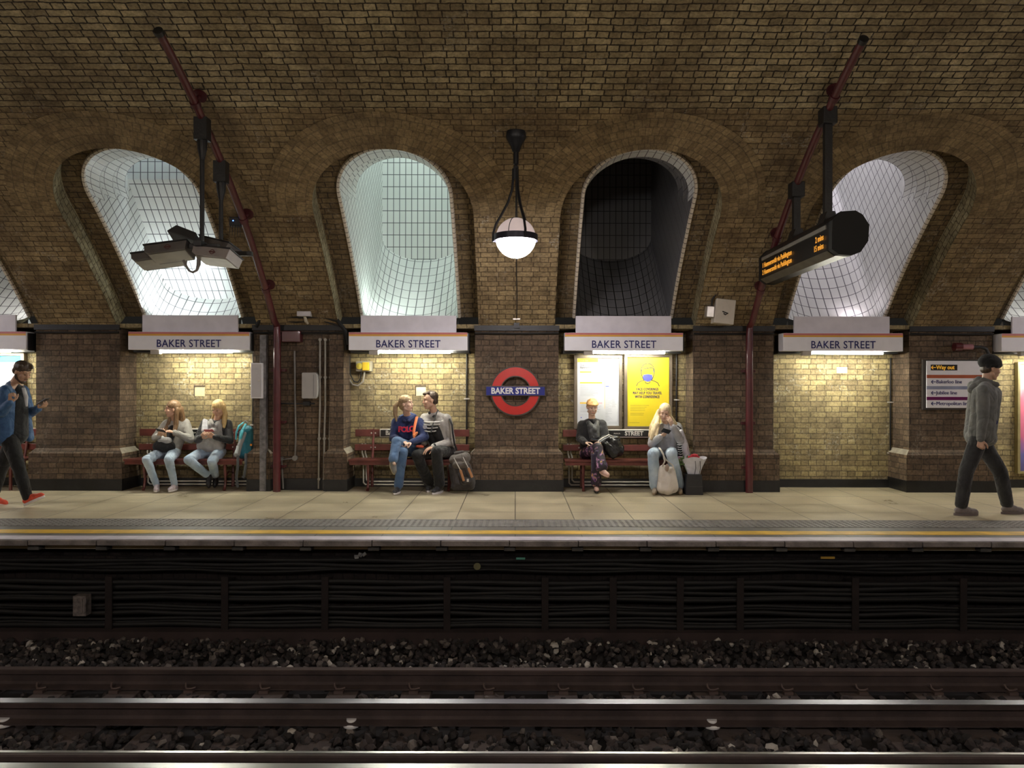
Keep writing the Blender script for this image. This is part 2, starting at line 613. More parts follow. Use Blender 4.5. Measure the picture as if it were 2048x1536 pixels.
# arch rings, reveals and inner orders per window; shafts
SHAFT = {  # floor-edge polyline (y,z), back wall start and lean, sag of the rounded floor
    'deep': dict(edge=[(10.945, 2.505), (11.1, 2.65), (12.45, 3.97)], lean=0., sag=.39),
    'lean': dict(edge=[(10.945, 2.505), (11.0, 2.57), (11.45, 3.12)], lean=-.88, sag=.28),
    'slope': dict(edge=[(10.945, 2.505), (11.0, 2.62), (12.5, 4.9)], lean=0., sag=.3),
}
KINDW = ['deep', 'deep', 'lean', 'deep', 'deep', 'slope', 'deep', 'deep']
NA = 28
for k, c in enumerate(CENT):
    # -------- brick arch over the opening
    mb = MB()
    s0 = SO - WO

    def ring(i, j, c=c):
        a = math.pi * i / 48
        r = WO + (1.52 - WO) * j / 6
        return vp(c - r * math.cos(a), s0 + r * math.sin(a), -.006)
    mb.cur = 0
    mb.quadgrid(ring, 48, 6, lambda i, j: (math.pi * i / 48 * 1.24, .118 * .3 + (1.52 - WO) * j / 6))
    # reveal (edge of the outer order)
    mb.cur = 1
    pts = [(-half(s, WO, SO), s) for s in rows] + [(half(s, WO, SO), s) for s in rows[::-1][1:]]
    L = [0]
    for q in range(1, len(pts)):
        L.append(L[-1] + math.hypot(pts[q][0] - pts[q - 1][0], pts[q][1] - pts[q - 1][1]))
    mb.quadgrid(lambda i, j, c=c: vp(c + pts[i][0], pts[i][1], DEP * j / 2 - (.006 if j == 0 else 0)), len(pts) - 1, 2, lambda i, j: (L[i], DEP * j / 2))
    # inner order face
    mb.cur = 2
    ri = srows(WI, SI)
    for side in (-1, 1):
        mb.quadgrid(lambda i, j, c=c, side=side: vp(c + side * (half(ri[j], WI, SI) + (half(ri[j], WO, SO) + .02 - half(ri[j], WI, SI)) * i / 3), ri[j], DEP),
                    3, len(ri) - 1, lambda i, j, side=side: ((half(ri[j], WI, SI) + (half(ri[j], WO, SO) - half(ri[j], WI, SI)) * i / 3) * side, ri[j]))
    mb.quadgrid(lambda i, j, c=c: vp(c + (-1 + 2 * i / 6) * .5, SI + (SO + .03 - SI) * j / 3, DEP), 6, 3, lambda i, j: (-.5 + i / 6, SI + .1 * j))
    struct('trim_%d' % (k + 2), mb, [RING_BRICK, REVEAL_STONE, ORDER_BRICK], smooth=False)
    # -------- white tiled shaft
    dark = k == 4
    sp = SHAFT[KINDW[k]]
    mb = MB()
    mb.cur = 2
    ip = [(-half(s, WI, SI), s) for s in ri] + [(half(s, WI, SI), s) for s in ri[::-1][1:]]
    so = SI - WI
    STT = so + WT

    def inner(q, w=WT):     # same outline, narrower
        x, s = ip[q]
        if s <= so:
            return (math.copysign(w, x), s)
        return (x * w / WI, so + (s - so) * w / WI)
    L = [0]
    for q in range(1, len(ip)):
        L.append(L[-1] + math.hypot(ip[q][0] - ip[q - 1][0], ip[q][1] - ip[q - 1][1]))

    def edge(i, j, c=c):
        if j == 0:
            return vp(c + ip[i][0], ip[i][1], DEP)
        if j == 1:
            x, s = ip[i]
            xi, si = inner(i)
            return vp(c + x * .985, s if s <= so else so + (s - so) * .985, DEP - .025)
        if j == 2:
            x, s = inner(i)
            return vp(c + x * 1.015, s if s <= so else so + (s - so) * 1.015, DEP - .025)
        x, s = inner(i)
        return vp(c + x, s, DEP)
    mb.quadgrid(edge, len(ip) - 1, 3, lambda i, j: (.05 + j * .02, L[i]))
    # stepped roof rings
    arc = [(-WT * math.cos(math.pi * a / NA), so + WT * math.sin(math.pi * a / NA)) for a in range(NA + 1)]
    STEP, RISE, NS = .31, .085, 3
    for q in range(NS):
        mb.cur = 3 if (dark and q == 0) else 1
        mb.quadgrid(lambda i, j, q=q, c=c: vp(c + arc[i][0], arc[i][1], DEP) + Vector((0, STEP * (q + j), RISE * q)), NA, 1,
                    lambda i, j: (.1 + .3 * j, math.pi * WT * i / NA))
        mb.quadgrid(lambda i, j, q=q, c=c: vp(c + arc[i][0], arc[i][1], DEP) + Vector((0, STEP * (q + 1), RISE * (q + j))), NA, 1,
                    lambda i, j: (.05 * j, math.pi * WT * i / NA))
    ZT = 6.6
    mb.cur = 0

    def curtain(i, j, c=c):
        p = vp(c + arc[i][0], arc[i][1], DEP) + Vector((0, STEP * NS, RISE * NS))
        return Vector((p.x, p.y, p.z + (ZT - p.z) * j / 4))
    mb.quadgrid(curtain, NA, 4, lambda i, j: (arc[i][0], j * .6))
    # floor: rounded trough rising to the back
    ed = sp['edge']
    eb = []
    for q in range(len(ed) - 1):
        n = 6
        for t in range(n):
            eb.append((ed[q][0] + (ed[q + 1][0] - ed[q][0]) * t / n, ed[q][1] + (ed[q + 1][1] - ed[q][1]) * t / n))
    eb.append(ed[-1])
    NF = len(eb) - 1
    NX = 20

    def yb(z):
        if z <= ed[-1][1]:
            y = ed[-1][0] + sp['lean'] * (z - ed[-1][1])
        else:
            y = ed[-1][0] + sp['lean'] * (min(z, 4.35) - ed[-1][1])
        return y

    def floor_pt(i, j, c=c):
        b = math.pi * i / NX
        sag = sp['sag'] * (.25 + .75 * min(1, j / (NF * .6)))
        z = eb[j][1] - sag * math.sin(b)
        y = eb[j][0]
        if sp['lean']:
            y += (yb(z) - yb(eb[j][1])) * j / NF
        return Vector((c - WT * math.cos(b), y, z))
    mb.quadgrid(floor_pt, NX, NF, lambda i, j: (WT * 1.25 * math.pi / 2 * (i / NX) * 1.2, .07 + j * math.hypot(ed[-1][0] - ed[-2][0], ed[-1][1] - ed[-2][1]) / 6))
    # back wall
    zb = [ed[-1][1] + (4.35 - ed[-1][1]) * t / 6 for t in range(7)] if ed[-1][1] < 4.3 else [ed[-1][1]]
    zb += [zb[-1] + (ZT - zb[-1]) * t / 4 for t in range(1, 5)]

    def back_pt(i, j, c=c):
        if j == 0:
            return floor_pt(i, NF)
        z = zb[j]
        return Vector((c - WT * math.cos(math.pi * i / NX), yb(z), z))
    mb.quadgrid(back_pt, NX, len(zb) - 1, lambda i, j: (-WT * math.cos(math.pi * i / NX), back_pt(i, j).z * (1.35 if sp['lean'] else 1)))
    # side walls
    mb.cur = 1
    zs = [2.34 + (ZT - 2.34) * t / 48 for t in range(49)]
    zsp = vp(0, so, DEP).z
    zs = sorted(zs + [zsp + RISE * q + e_ for q in range(NS) for e_ in (-1e-4, 1e-4)])

    def yfront(z):
        pa = vp(0, so, DEP)
        if z <= pa.z:
            r_ = R + DEP
            return YC + math.sqrt(max(0, r_ * r_ - (z - ZC) ** 2))
        q = min(NS, int((z - pa.z + 1e-9) / RISE) + 1)
        return pa.y + STEP * q if z > pa.z + 1e-6 else pa.y

    def yback(z):
        if z <= ed[0][1]:
            return ed[0][0]
        for q in range(len(ed) - 1):
            if z <= ed[q + 1][1]:
                t = (z - ed[q][1]) / (ed[q + 1][1] - ed[q][1])
                return ed[q][0] + (ed[q + 1][0] - ed[q][0]) * t
        return yb(z)
    sl = math.atan2(ed[-1][1] - ed[-2][1], ed[-1][0] - ed[-2][0])
    for side in (-1, 1):
        def spt(i, j, c=c, side=side):
            z = zs[j]
            ya, yb_ = yfront(z), yback(z)
            return Vector((c + side * WT, ya + (yb_ - ya) * i / 4, z))

        def suv(i, j):
            p = spt(i, j)
            if sp['lean'] :
                a_ = math.pi / 4
            else:
                a_ = sl
            return (p.y * math.cos(a_) + p.z * math.sin(a_), -p.y * math.sin(a_) + p.z * math.cos(a_))
        mb.quadgrid(spt, 4, len(zs) - 1, suv)
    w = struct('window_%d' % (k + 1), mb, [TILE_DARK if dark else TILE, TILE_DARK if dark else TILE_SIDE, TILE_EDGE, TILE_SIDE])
    # head of the shaft: pavement glass or blind lid
    e = SKY_E.get(k, 0)
    lid = MB()
    lid.box(c - .75, c + .75, 9.2, 12.8, ZT, ZT + .04)
    if e:
        lid.build('skylight_glass', M('daylit_glass', (.7, .8, .9), .4, emit=e, ecol=(1., .86, .95) if k == 5 else (.88, 1., .93) if k == 3 else (.84, .92, 1.0)), parent=w)
    else:
        lid.build('shaft_lid', M('sooty_lid', (.05, .05, .05), .9), parent=w)
# ------------------------------------------------------------------ platforms, track bed, near side
YE = 7.31      # far platform edge
RAILZ = -.87
BED = -1.06


def slab_mat(name, c1, c2, joint, bw, bh, ms=.006, off=.0, rough=.5):
    m, nt, b = new_mat(name)
    uv = nd(nt, 'ShaderNodeUVMap').outputs[0]
    br = nd(nt, 'ShaderNodeTexBrick', offset=off, squash=1)
    nt.links.new(uv, br.inputs['Vector'])
    for k_, v_ in (('Scale', 1), ('Brick Width', bw), ('Row Height', bh), ('Mortar Size', ms), ('Mortar Smooth', .2)):
        br.inputs[k_].default_value = v_
    br.inputs['Color1'].default_value = (*c1, 1)
    br.inputs['Color2'].default_value = (*c2, 1)
    br.inputs['Mortar'].default_value = (*joint, 1)
    n = noise_n(nt, uv, 1.7, 6, .65)
    f = ramp(nt, n.outputs[0], .3, (.72,) * 3, .7, (1.1,) * 3)
    c = mixc(nt, 1., br.outputs[0], f, 'MULTIPLY')
    n2 = noise_n(nt, uv, 60, 4, .7)
    f2 = ramp(nt, n2.outputs[0], .3, (.85,) * 3, .7, (1.08,) * 3)
    c = mixc(nt, 1., c, f2, 'MULTIPLY')
    nt.links.new(c, b.inputs['Base Color'])
    rr = ramp(nt, n.outputs[0], .3, (rough - .1,) * 3, .7, (rough + .12,) * 3)
    nt.links.new(rr, b.inputs['Roughness'])
    bp = nd(nt, 'ShaderNodeBump')
    bp.inputs['Strength'].default_value = .25
    bp.inputs['Distance'].default_value = .004
    nt.links.new(n2.outputs[0], bp.inputs['Height'])
    nt.links.new(bp.outputs[0], b.inputs['Normal'])
    return m


PAVING = slab_mat('buff_paving', (.56, .48, .33), (.50, .43, .29), (.09, .075, .055), .67, .64, rough=.36)
DARK_PAVE = slab_mat('dark_edge_paving', (.16, .15, .14), (.14, .13, .12), (.05, .05, .05), .67, 2., rough=.5)
TACT = M('grey_tactile', (.17, .16, .15), .55, var=.2)
YELLOW = M('yellow_line', (.72, .44, .04), .5, var=.2, vs=4)
WHITE_LINE = M('white_line', (.62, .58, .66), .5, var=.15, vs=5)
COPING = M('worn_coping', (.21, .185, .17), .8, var=.35, vs=6, bump=.8)

mb = MB()
mb.box(-XE, XE, 7.47, YR + .3, -.12, 0)
struct('floor', mb, PAVING)
mb = MB()
mb.box(-XE, XE, 7.85, 8.46, 0, .003)
struct('floor_edge_paving', mb, DARK_PAVE)
# tactile paving: studs
mb = MB()
mb.box(-XE, XE, 8.02, 8.40, .003, .006)
nx = int(2 * XE / .067)
for i in range(nx):
    for j in range(6):
        x, y = -XE + .03 + i * .067, 8.045 + j * .066
        if abs(x) > 8.6:
            continue
        n = 6
        top = [(x + .013 * math.cos(a), y + .013 * math.sin(a), .0115) for a in [2 * math.pi * q / n for q in range(n)]]
        bot = [(x + .02 * math.cos(a), y + .02 * math.sin(a), .006) for a in [2 * math.pi * q / n for q in range(n)]]
        mb.poly(top)
        for q in range(n):
            mb.poly([bot[q], bot[(q + 1) % n], top[(q + 1) % n], top[q]])
struct('floor_tactile_strip', mb, TACT)
mb = MB()
mb.box(-XE, XE, 7.49, 7.85, 0, .004)
struct('floor_edge_band', mb, DARK_PAVE)
mb = MB()
mb.box(-XE, XE, 7.62, 7.80, .004, .007)
struct('floor_yellow_line', mb, YELLOW)
mb = MB()
mb.box(-XE, XE, 7.32, 7.485, 0, .008)
struct('floor_white_line', mb, WHITE_LINE)
# coping stones along the edge, each a stone of its own look but one nosing
mb = MB()
x = -XE - .055
while x < XE:
    w_ = .67
    j1, j2 = random.uniform(-.003, .003), random.uniform(-.004, .004)
    mb.box(x + .004, x + w_ - .004, YE - .015 + j1, 7.49, -.052 + j2, -.001)
    x += w_
struct('trim_20', mb, COPING, bevel=.006)
# blocks that carry the coping, and the dark wall under the platform
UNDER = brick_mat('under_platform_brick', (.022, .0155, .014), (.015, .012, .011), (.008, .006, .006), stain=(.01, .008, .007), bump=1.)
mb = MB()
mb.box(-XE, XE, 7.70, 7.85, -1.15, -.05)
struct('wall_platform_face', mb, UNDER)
mb = MB()
x = -XE - .055
while x < XE:
    mb.box(x - .055, x + .055, 7.38, 7.72, -.115, -.052)
    x += .67
struct('trim_21', mb, M('soffit_block', (.075, .07, .06), .9, var=.3), bevel=.004)
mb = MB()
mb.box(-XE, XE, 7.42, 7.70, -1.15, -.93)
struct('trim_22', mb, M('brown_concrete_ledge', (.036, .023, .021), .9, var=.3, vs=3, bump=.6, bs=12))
# cables on brackets
CAB = M('dusty_black_cable', (.008, .0075, .007), .7, var=.3)
zrow = [(-.235, .020, 3), (-.33, .012, 1), (-.455, .024, 2), (-.56, .018, 2), (-.62, .02, 1), (-.69, .016, 2), (-.755, .022, 1), (-.82, .016, 2), (-.885, .022, 1)]
ci = 0
for (z, r, n) in zrow:
    for q in range(n):
        mb = MB()
        pts = []
        nseg = 72
        ph = random.random() * .8
        for i in range(nseg + 1):
            X = -9 + 18 * i / nseg
            sg = abs(math.sin((X + ph) * math.pi / 1.55))
            pts.append((X, 7.53 + .02 * q - .01 + .006 * math.sin(X * 3 + q), z - q * r * 2.15 - .022 * sg * (1 if ci % 2 else .5) + .006 * math.sin(X * 1.7 + ci)))
        mb.tube(pts, r, 6)
        o = mb.build('cable', CAB, smooth=True)
        tag(o, 'dusty black cable sagging between brackets along the dark wall under the platform', 'cable', 'cables below the platform edge')
        ci += 1
BR = M('rusty_bracket', (.018, .012, .011), .8, .2, var=.3)
for bx in (-7.0, -5.98, -5.36, -4.06, -2.9, -1.9, -.68, .3, .98, 1.65, 2.25, 3.4, 4.48, 5.6, 6.7):
    mb = MB()
    mb.box(bx - .035, bx + .035, 7.485, 7.5, -.95, -.40)
    mb.box(bx - .03, bx + .03, 7.5, 7.70, -.47, -.45)
    mb.box(bx - .03, bx + .03, 7.5, 7.70, -.93, -.91)
    tag(mb.build('cable_bracket', BR, bevel=.003), 'dark rusty upright bracket holding the cables on the wall under the platform', 'bracket', 'cable brackets under the platform')
# small things on that wall
t = thing('junction_box', 'grey scuffed junction box on the dark wall under the platform, at left', 'box', at(164, 1230, 7.46))
mb = MB()
mb.box(-6.0 + 1.63, -6.0 + 1.76, 7.40, 7.49, -.86, -.68)
c0 = at(164, 1212, 7.44)
mb = MB()
mb.box(c0.x - .065, c0.x + .065, 7.40, 7.5, c0.z - .1, c0.z + .1)
mb.build('box_body', M('scuffed_grey', (.14, .12, .11), .6, var=.5, vs=20, bump=.4), parent=t, bevel=.005)
mb = MB()
mb.box(c0.x + .02, c0.x + .03, 7.394, 7.402, c0.z - .06, c0.z + .07)
mb.box(c0.x + .045, c0.x + .055, 7.394, 7.402, c0.z - .06, c0.z + .07)
mb.build('lid_ribs', M('rib_grey', (.2, .17, .16), .5), parent=t)
for (px, py, w_, h_, col, lab, nm) in (
        (1042, 1117, .09, .02, (.10, .34, .26), 'small teal strip lying on the cables under the platform edge', 'teal_strip'),
        (1656, 1114, .14, .022, (.38, .23, .03), 'small yellow tag fixed under the platform edge at right', 'yellow_tag'),
        (955, 1133, .05, .035, (.16, .15, .07), 'dull yellow round disc on the dark wall under the platform', 'round_disc'),
        (720, 1113, .12, .03, (.2, .2, .2), 'crumpled grey litter caught under the platform edge', 'litter')):
    p = at(px, py, 7.47)
    mb = MB()
    if nm == 'round_disc':
        mb.lathe([(0, -.004), (.036, -.004), (.036, .004), (0, .004)], p, 20, Matrix.Rotation(math.pi / 2, 3, 'X'))
    elif nm == 'litter':
        for q in range(5):
            mt = Matrix.Translation(p + Vector((random.uniform(-.06, .06), 0, random.uniform(-.01, .02)))) @ Matrix.Rotation(random.uniform(-1, 1), 4, 'Y') @ Matrix.Rotation(random.uniform(-1, 1), 4, 'X')
            mb.box(-.02, .02, -.006, .006, -.015, .015, mt)
    else:
        mb.box(p.x - w_ / 2, p.x + w_ / 2, p.y - .008, p.y + .008, p.z - h_ / 2, p.z + h_ / 2)
    tag(mb.build(nm, M(nm + '_colour', col, .5), bevel=.002 if nm != 'litter' else 0), lab, nm.split('_')[-1])

# track bed, near platform, near wall
mb = MB()
mb.box(-XE, XE, -.5, 7.75, BED - .2, BED - .03)
struct('floor_track_bed', mb, M('black_track_bed', (.02, .017, .016), .95))
mb = MB()
mb.box(-XE, XE, -4.0, .19, -1.15, -.001)
struct('floor_near_platform', mb, PAVING)
mb = MB()
yn = 2 * YC - YW
mb.box(-XE, XE, yn - .2, yn, 0, SPRING + .02)
struct('wall_front', mb, PIER_BRICK)
mb = MB()
for sx in (-1, 1):
    mb.box(sx * XE - .05, sx * XE + .05, yn - .2, YR + .3, -1.2, 5.8)
struct('wall_ends', mb, M('tunnel_dark', (.10, .075, .045), .9, var=.3, vs=2))

# ------------------------------------------------------------------ track
STEEL = M('polished_rail_steel', (.50, .50, .50), .3, 1.0, var=.08, stretch=(.3, 20, 20))
RUST = M('rail_rust', (.055, .038, .034), .75, .2, var=.3, vs=4, bump=.3)
RUST2 = M('conductor_rust', (.036, .029, .029), .7, .2, var=.25, vs=4)
STEEL2 = M('worn_rail_steel', (.30, .30, .34), .34, 1.0, var=.1, stretch=(.3, 20, 20))
DULL = M('dull_rail_top', (.20, .155, .14), .45, .6, var=.1, stretch=(.3, 20, 20))


def rail(y, top, name, label, mat_top, h=.155, hw=.036, cat='rail', fw=.07, group=None):
    t = thing(name, label, cat, (0, y, top - h), group)
    o = [(-fw, 0), (-fw, .012), (-.018, .028), (-.009, .05), (-.009, h - .05), (-hw, h - .038), (-hw, h - .008), (-hw + .01, h)]
    out = o + [(-a, b) for a, b in o[::-1]]
    mb = MB()
    mb.prism([(y + a, top - h + b) for a, b in out], -9.5, 9.5, axis='x')
    mb.build('rail_body', RUST if mat_top is not STEEL or name == 'running_rail' else RUST2, parent=t)
    mb = MB()
    ya = y + hw - .03 if name == 'running_rail' and mat_top is STEEL else y - hw + .006
    mb.box(-9.5, 9.5, ya, y + hw - .004, top - .003, top + .0015)
    mb.build('rail_head', mat_top, parent=t)
    return t


r1 = rail(6.30, RAILZ + .005, 'running_rail', 'far running rail with dull brown head beside the ballast under the platform', DULL)
r2 = rail(5.575, RAILZ + .04, 'conductor_rail', 'raised centre conductor rail carried on white ceramic insulators', STEEL2, hw=.046)
r3 = rail(4.865, RAILZ, 'running_rail', 'near running rail with thin bright polished head', STEEL, hw=.036)
r4 = rail(4.50, RAILZ + .08, 'conductor_rail', 'outer conductor rail, nearest of all, its wide top shining at the bottom edge', STEEL, hw=.085)
# clips on the far running rail (toward the camera side)
k_ = 0
for X in np.arange(-9 + .1, 9, .62):
    mb = MB()
    cx = X
    y0 = 6.30 - .06
    z0 = RAILZ - .145
    mb.tube([(cx - .04, y0 + .01, z0 + .05), (cx - .036, y0 - .005, z0 + .025), (cx - .02, y0 - .02, z0 + .012), (cx + .015, y0 - .02, z0 + .012), (cx + .05, y0 - .012, z0 + .02)], .009, 8)
    mb.box(cx - .035, cx + .04, y0 - .05, y0 + .01, z0 - .02, z0 + .004)
    mb.build('rail_clip', M('clip_brown', (.12, .085, .075), .6, .3) if k_ == 0 else bpy.data.materials['clip_brown'], parent=r1, smooth=True)
    k_ += 1
# insulators
INS = M('white_ceramic', (.85, .84, .82), .15, var=.03, coat=.6)
for X in (-6.28, -3.78, -1.21, 1.46, 4.0, 6.6):
    mb = MB()
    mb.lathe([(0, -.0), (.05, 0), (.062, .006), (.066, .02), (.058, .03), (.04, .038), (.036, .06), (0, .06)], (X, 5.56, -1.01), 24)
    tag(mb.build('ceramic_insulator', INS, smooth=True), 'white ceramic insulator under the centre conductor rail', 'insulator', 'insulators under the centre rail')
# sleepers
SLP = M('brown_sleeper', (.085, .065, .058), .85, var=.25, vs=5, bump=.5)
k_ = 0
for X in np.arange(-9.0 + .29, 9, .607):
    mb = MB()
    w_ = .122
    mb.box(X - w_, X + w_, 4.25, 6.75, -1.12, -1.035)
    mb.cur = 0
    mb.box(X - w_, X + w_, 4.75, 5.12, -1.035, -1.02)
    o = tag(mb.build('sleeper', SLP, bevel=.006), 'dark brown track sleeper lying across under the rails', 'sleeper', 'sleepers of the far track')
# ballast
rng = np.random.default_rng(3)
bm = bmesh.new()
bmesh.ops.create_icosphere(bm, subdivisions=1, radius=1)
IV = np.array([v.co[:] for v in bm.verts])
IF = np.array([[v.index for v in f.verts] for f in bm.faces])
bm.free()


def stones(n, xr, yr, zf, size, name, label, mats, wts):
    vs, fs, mi = [], [], []
    for i in range(n):
        x, y = rng.uniform(*xr), rng.uniform(*yr)
        s = size * rng.uniform(.55, 1.35)
        v = IV * (1 + rng.uniform(-.28, .28, (len(IV), 1)))
        v = v * np.array([1, rng.uniform(.6, .95), rng.uniform(.5, .8)]) * s
        q = Quaternion(rng.normal(size=4)).normalized().to_matrix()
        v = v @ np.array(q).T
        z = zf(x, y) + rng.uniform(-.012, .018)
        vs.append(v + np.array([x, y, z]))
        fs.append(IF + i * len(IV))
        mi += [rng.choice(len(mats), p=wts)] * len(IF)
    me = bpy.data.meshes.new(name)
    vs, fs = np.concatenate(vs), np.concatenate(fs)
    me.from_pydata(vs.tolist(), [], fs.tolist())
    for m_ in mats:
        me.materials.append(m_)
    me.polygons.foreach_set('material_index', mi)
    o = bpy.data.objects.new(name, me)
    COL.objects.link(o)
    tag(o, label, 'ballast', kind='stuff')
    return o


ST = [M('stone_dark', (.02, .017, .016), .85, var=.4, vs=9), M('stone_brown', (.045, .035, .032), .85, var=.35, vs=9), M('stone_grey', (.14, .12, .105), .8, var=.3, vs=9),
      M('stone_pale', (.45, .42, .37), .75, var=.2, vs=9)]
stones(6500, (-8, 8), (6.42, 7.43), lambda x, y: BED + .0 + .13 * max(0, (y - 6.6)) * .6 - .02, .034, 'ballast', 'loose dark and pale stone ballast between the far rail and the platform wall', ST, [.50, .30, .15, .05])
stones(1500, (-8, 8), (5.66, 6.2), lambda x, y: BED + (-.0), .036, 'ballast', 'loose brown stone ballast between the far rail and the centre conductor rail', ST, [.5, .38, .1, .02])
zs_ = lambda x, y: BED + .024 - (.04 if abs(((x + 8.71 + .3035) % .607) - .3035) < .13 and (y < 5.09 or y > 5.44) else 0)
stones(2600, (-7.5, 7.5), (4.93, 5.52), zs_, .038, 'ballast', 'loose brown stone ballast between the centre rail and the near running rail', ST, [.52, .38, .085, .015])
stones(500, (-7.5, 7.5), (4.3, 4.8), lambda x, y: BED, .036, 'ballast', 'dark ballast between the near running rail and outer conductor rail', ST, [.6, .34, .05, .01])
# ------------------------------------------------------------------ lamps
HALO = M('pinkish_globe_glass', (.62, .5, .47), .25, emit=.45, ecol=(.9, .72, .68))


def globe_lamp(x, y, label, strength, upper=None):
    zm = ZC + math.sqrt(R * R - (y - YC) ** 2)
    zg = zm - 1.16
    t = thing('globe_lamp', label, 'lamp', (x, y, zm), 'globe lamps hanging from the vault')
    mb = MB()
    mb.lathe([(0, .03), (.11, .03), (.115, -.03), (.1, -.06), (.06, -.13), (.04, -.19), (.03, -.2), (.03, -.33), (.018, -.34), (.018, -.42), (0, -.42)], (x, y, zm), 24)
    mb.build('ceiling_rose', IRON, parent=t, smooth=True)
    mb = MB()
    mb.box(x - .028, x + .028, y - .028, y + .028, zm - .5, zm - .36)
    mb.build('yoke_clamp', IRON, parent=t, bevel=.004)
    rot = .95
    for a in (rot, rot + 2.09, rot + 4.18):
        ca, sa = math.cos(a), math.sin(a)
        prof = [(.03, -.38), (.032, -.5), (.045, -.62), (.09, -.76), (.165, -.9), (.225, -1.0), (.255, -1.1), (.258, -1.2)]
        mb = MB()
        mb.tube([(x + ca * r_, y + sa * r_, zm + z_) for r_, z_ in prof], .014, 8)
        mb.build('yoke_arm', IRON, parent=t, smooth=True)
    mb = MB()
    mb.tube([(x, y, zm - .45), (x, y, zg + .22)], .006, 6)
    mb.build('flex', IRON, parent=t)
    rg = .225
    mb = MB()
    mb.lathe([(rg * math.sin(a), rg * math.cos(a)) for a in [math.pi / 2 * q / 12 for q in range(13)]], (x, y, zg), 32)
    mb.build('upper_glass', M('added_glow_glass', (.9, .85, .8), .3, emit=upper, ecol=(1., .9, .78), var=0) if upper else HALO, parent=t, smooth=True)  # glowing upper half added only to the unseen near lamps
    mb = MB()
    mb.lathe([(rg * math.sin(a), -rg * math.cos(a)) for a in [math.pi / 2 * q / 12 for q in range(13)]], (x, y, zg), 32)
    em = M('lit_globe_glass', (.95, .93, .95), .3, emit=strength, ecol=(1., .93, .95), var=0)
    mb.build('lower_glass', em, parent=t, smooth=True)
    mb = MB()
    mb.lathe([(rg + .003, -.035), (rg + .022, -.035), (rg + .022, .035), (rg + .003, .035)], (x, y, zg), 40)
    mb.build('rim_band', M('band_metal', (.05, .05, .075), .4, .5), parent=t, smooth=True)
    for a in (rot + .3, rot + 3.4):
        mb = MB()
        mb.tube([(x + (rg + .004) * math.sin(b) * math.cos(a), y + (rg + .004) * math.sin(b) * math.sin(a), zg + (rg + .004) * math.cos(b)) for b in [.05 + 3.0 * q / 20 for q in range(21)]], .0045, 6)
        mb.build('seam_strap', IRON, parent=t, smooth=True)
    return t


globe_lamp(0.0, 8.42, 'large round globe lamp hanging from the vault above the central pier', GLOBE_E)
globe_lamp(-9.3, 8.42, 'globe lamp hanging from the vault beyond the left edge', GLOBE_E)
globe_lamp(9.3, 8.42, 'globe lamp hanging from the vault beyond the right edge', GLOBE_E)
globe_lamp(-6.2, 2 * YC - 8.42, 'unseen globe lamp over the near platform, left one', NEAR_GLOBE_E, NEAR_GLOBE_E)
globe_lamp(0.0, 2 * YC - 8.42, 'unseen globe lamp over the near platform, middle one', NEAR_GLOBE_E, NEAR_GLOBE_E)
globe_lamp(6.2, 2 * YC - 8.42, 'unseen globe lamp over the near platform, right one', NEAR_GLOBE_E, NEAR_GLOBE_E)
# wall cable with junction box below the globe
t = thing('switch_box', 'small grey switch box on a vertical cable under the globe lamp', 'box', at(1033, 640, YW))
p = at(1033, 634, YW - .03)
mb = MB()
mb.box(p.x - .055, p.x + .055, YW - .11, YW + .03, p.z - .05, p.z + .05)
mb.build('box_body', M('box_steel', (.42, .38, .34), .4, .5), parent=t, bevel=.006)
mb = MB()
mb.box(p.x - .075, p.x + .075, YW - .04, YW + .05, p.z + .03, p.z + .045)
mb.box(p.x - .04, p.x + .04, YW - .06, YW + .04, p.z - .16, p.z - .05)
mb.build('fixing_plate', BLACK, parent=t)
pts = []
for q in range(14):
    s_ = .18 + (2.6 - .18) * q / 13
    pts.append(vp(p.x + .004 * math.sin(q), s_, -.012))
mb = MB()
mb.tube(pts, .007, 6)
mb.build('cable', BLACK, parent=t, smooth=True)

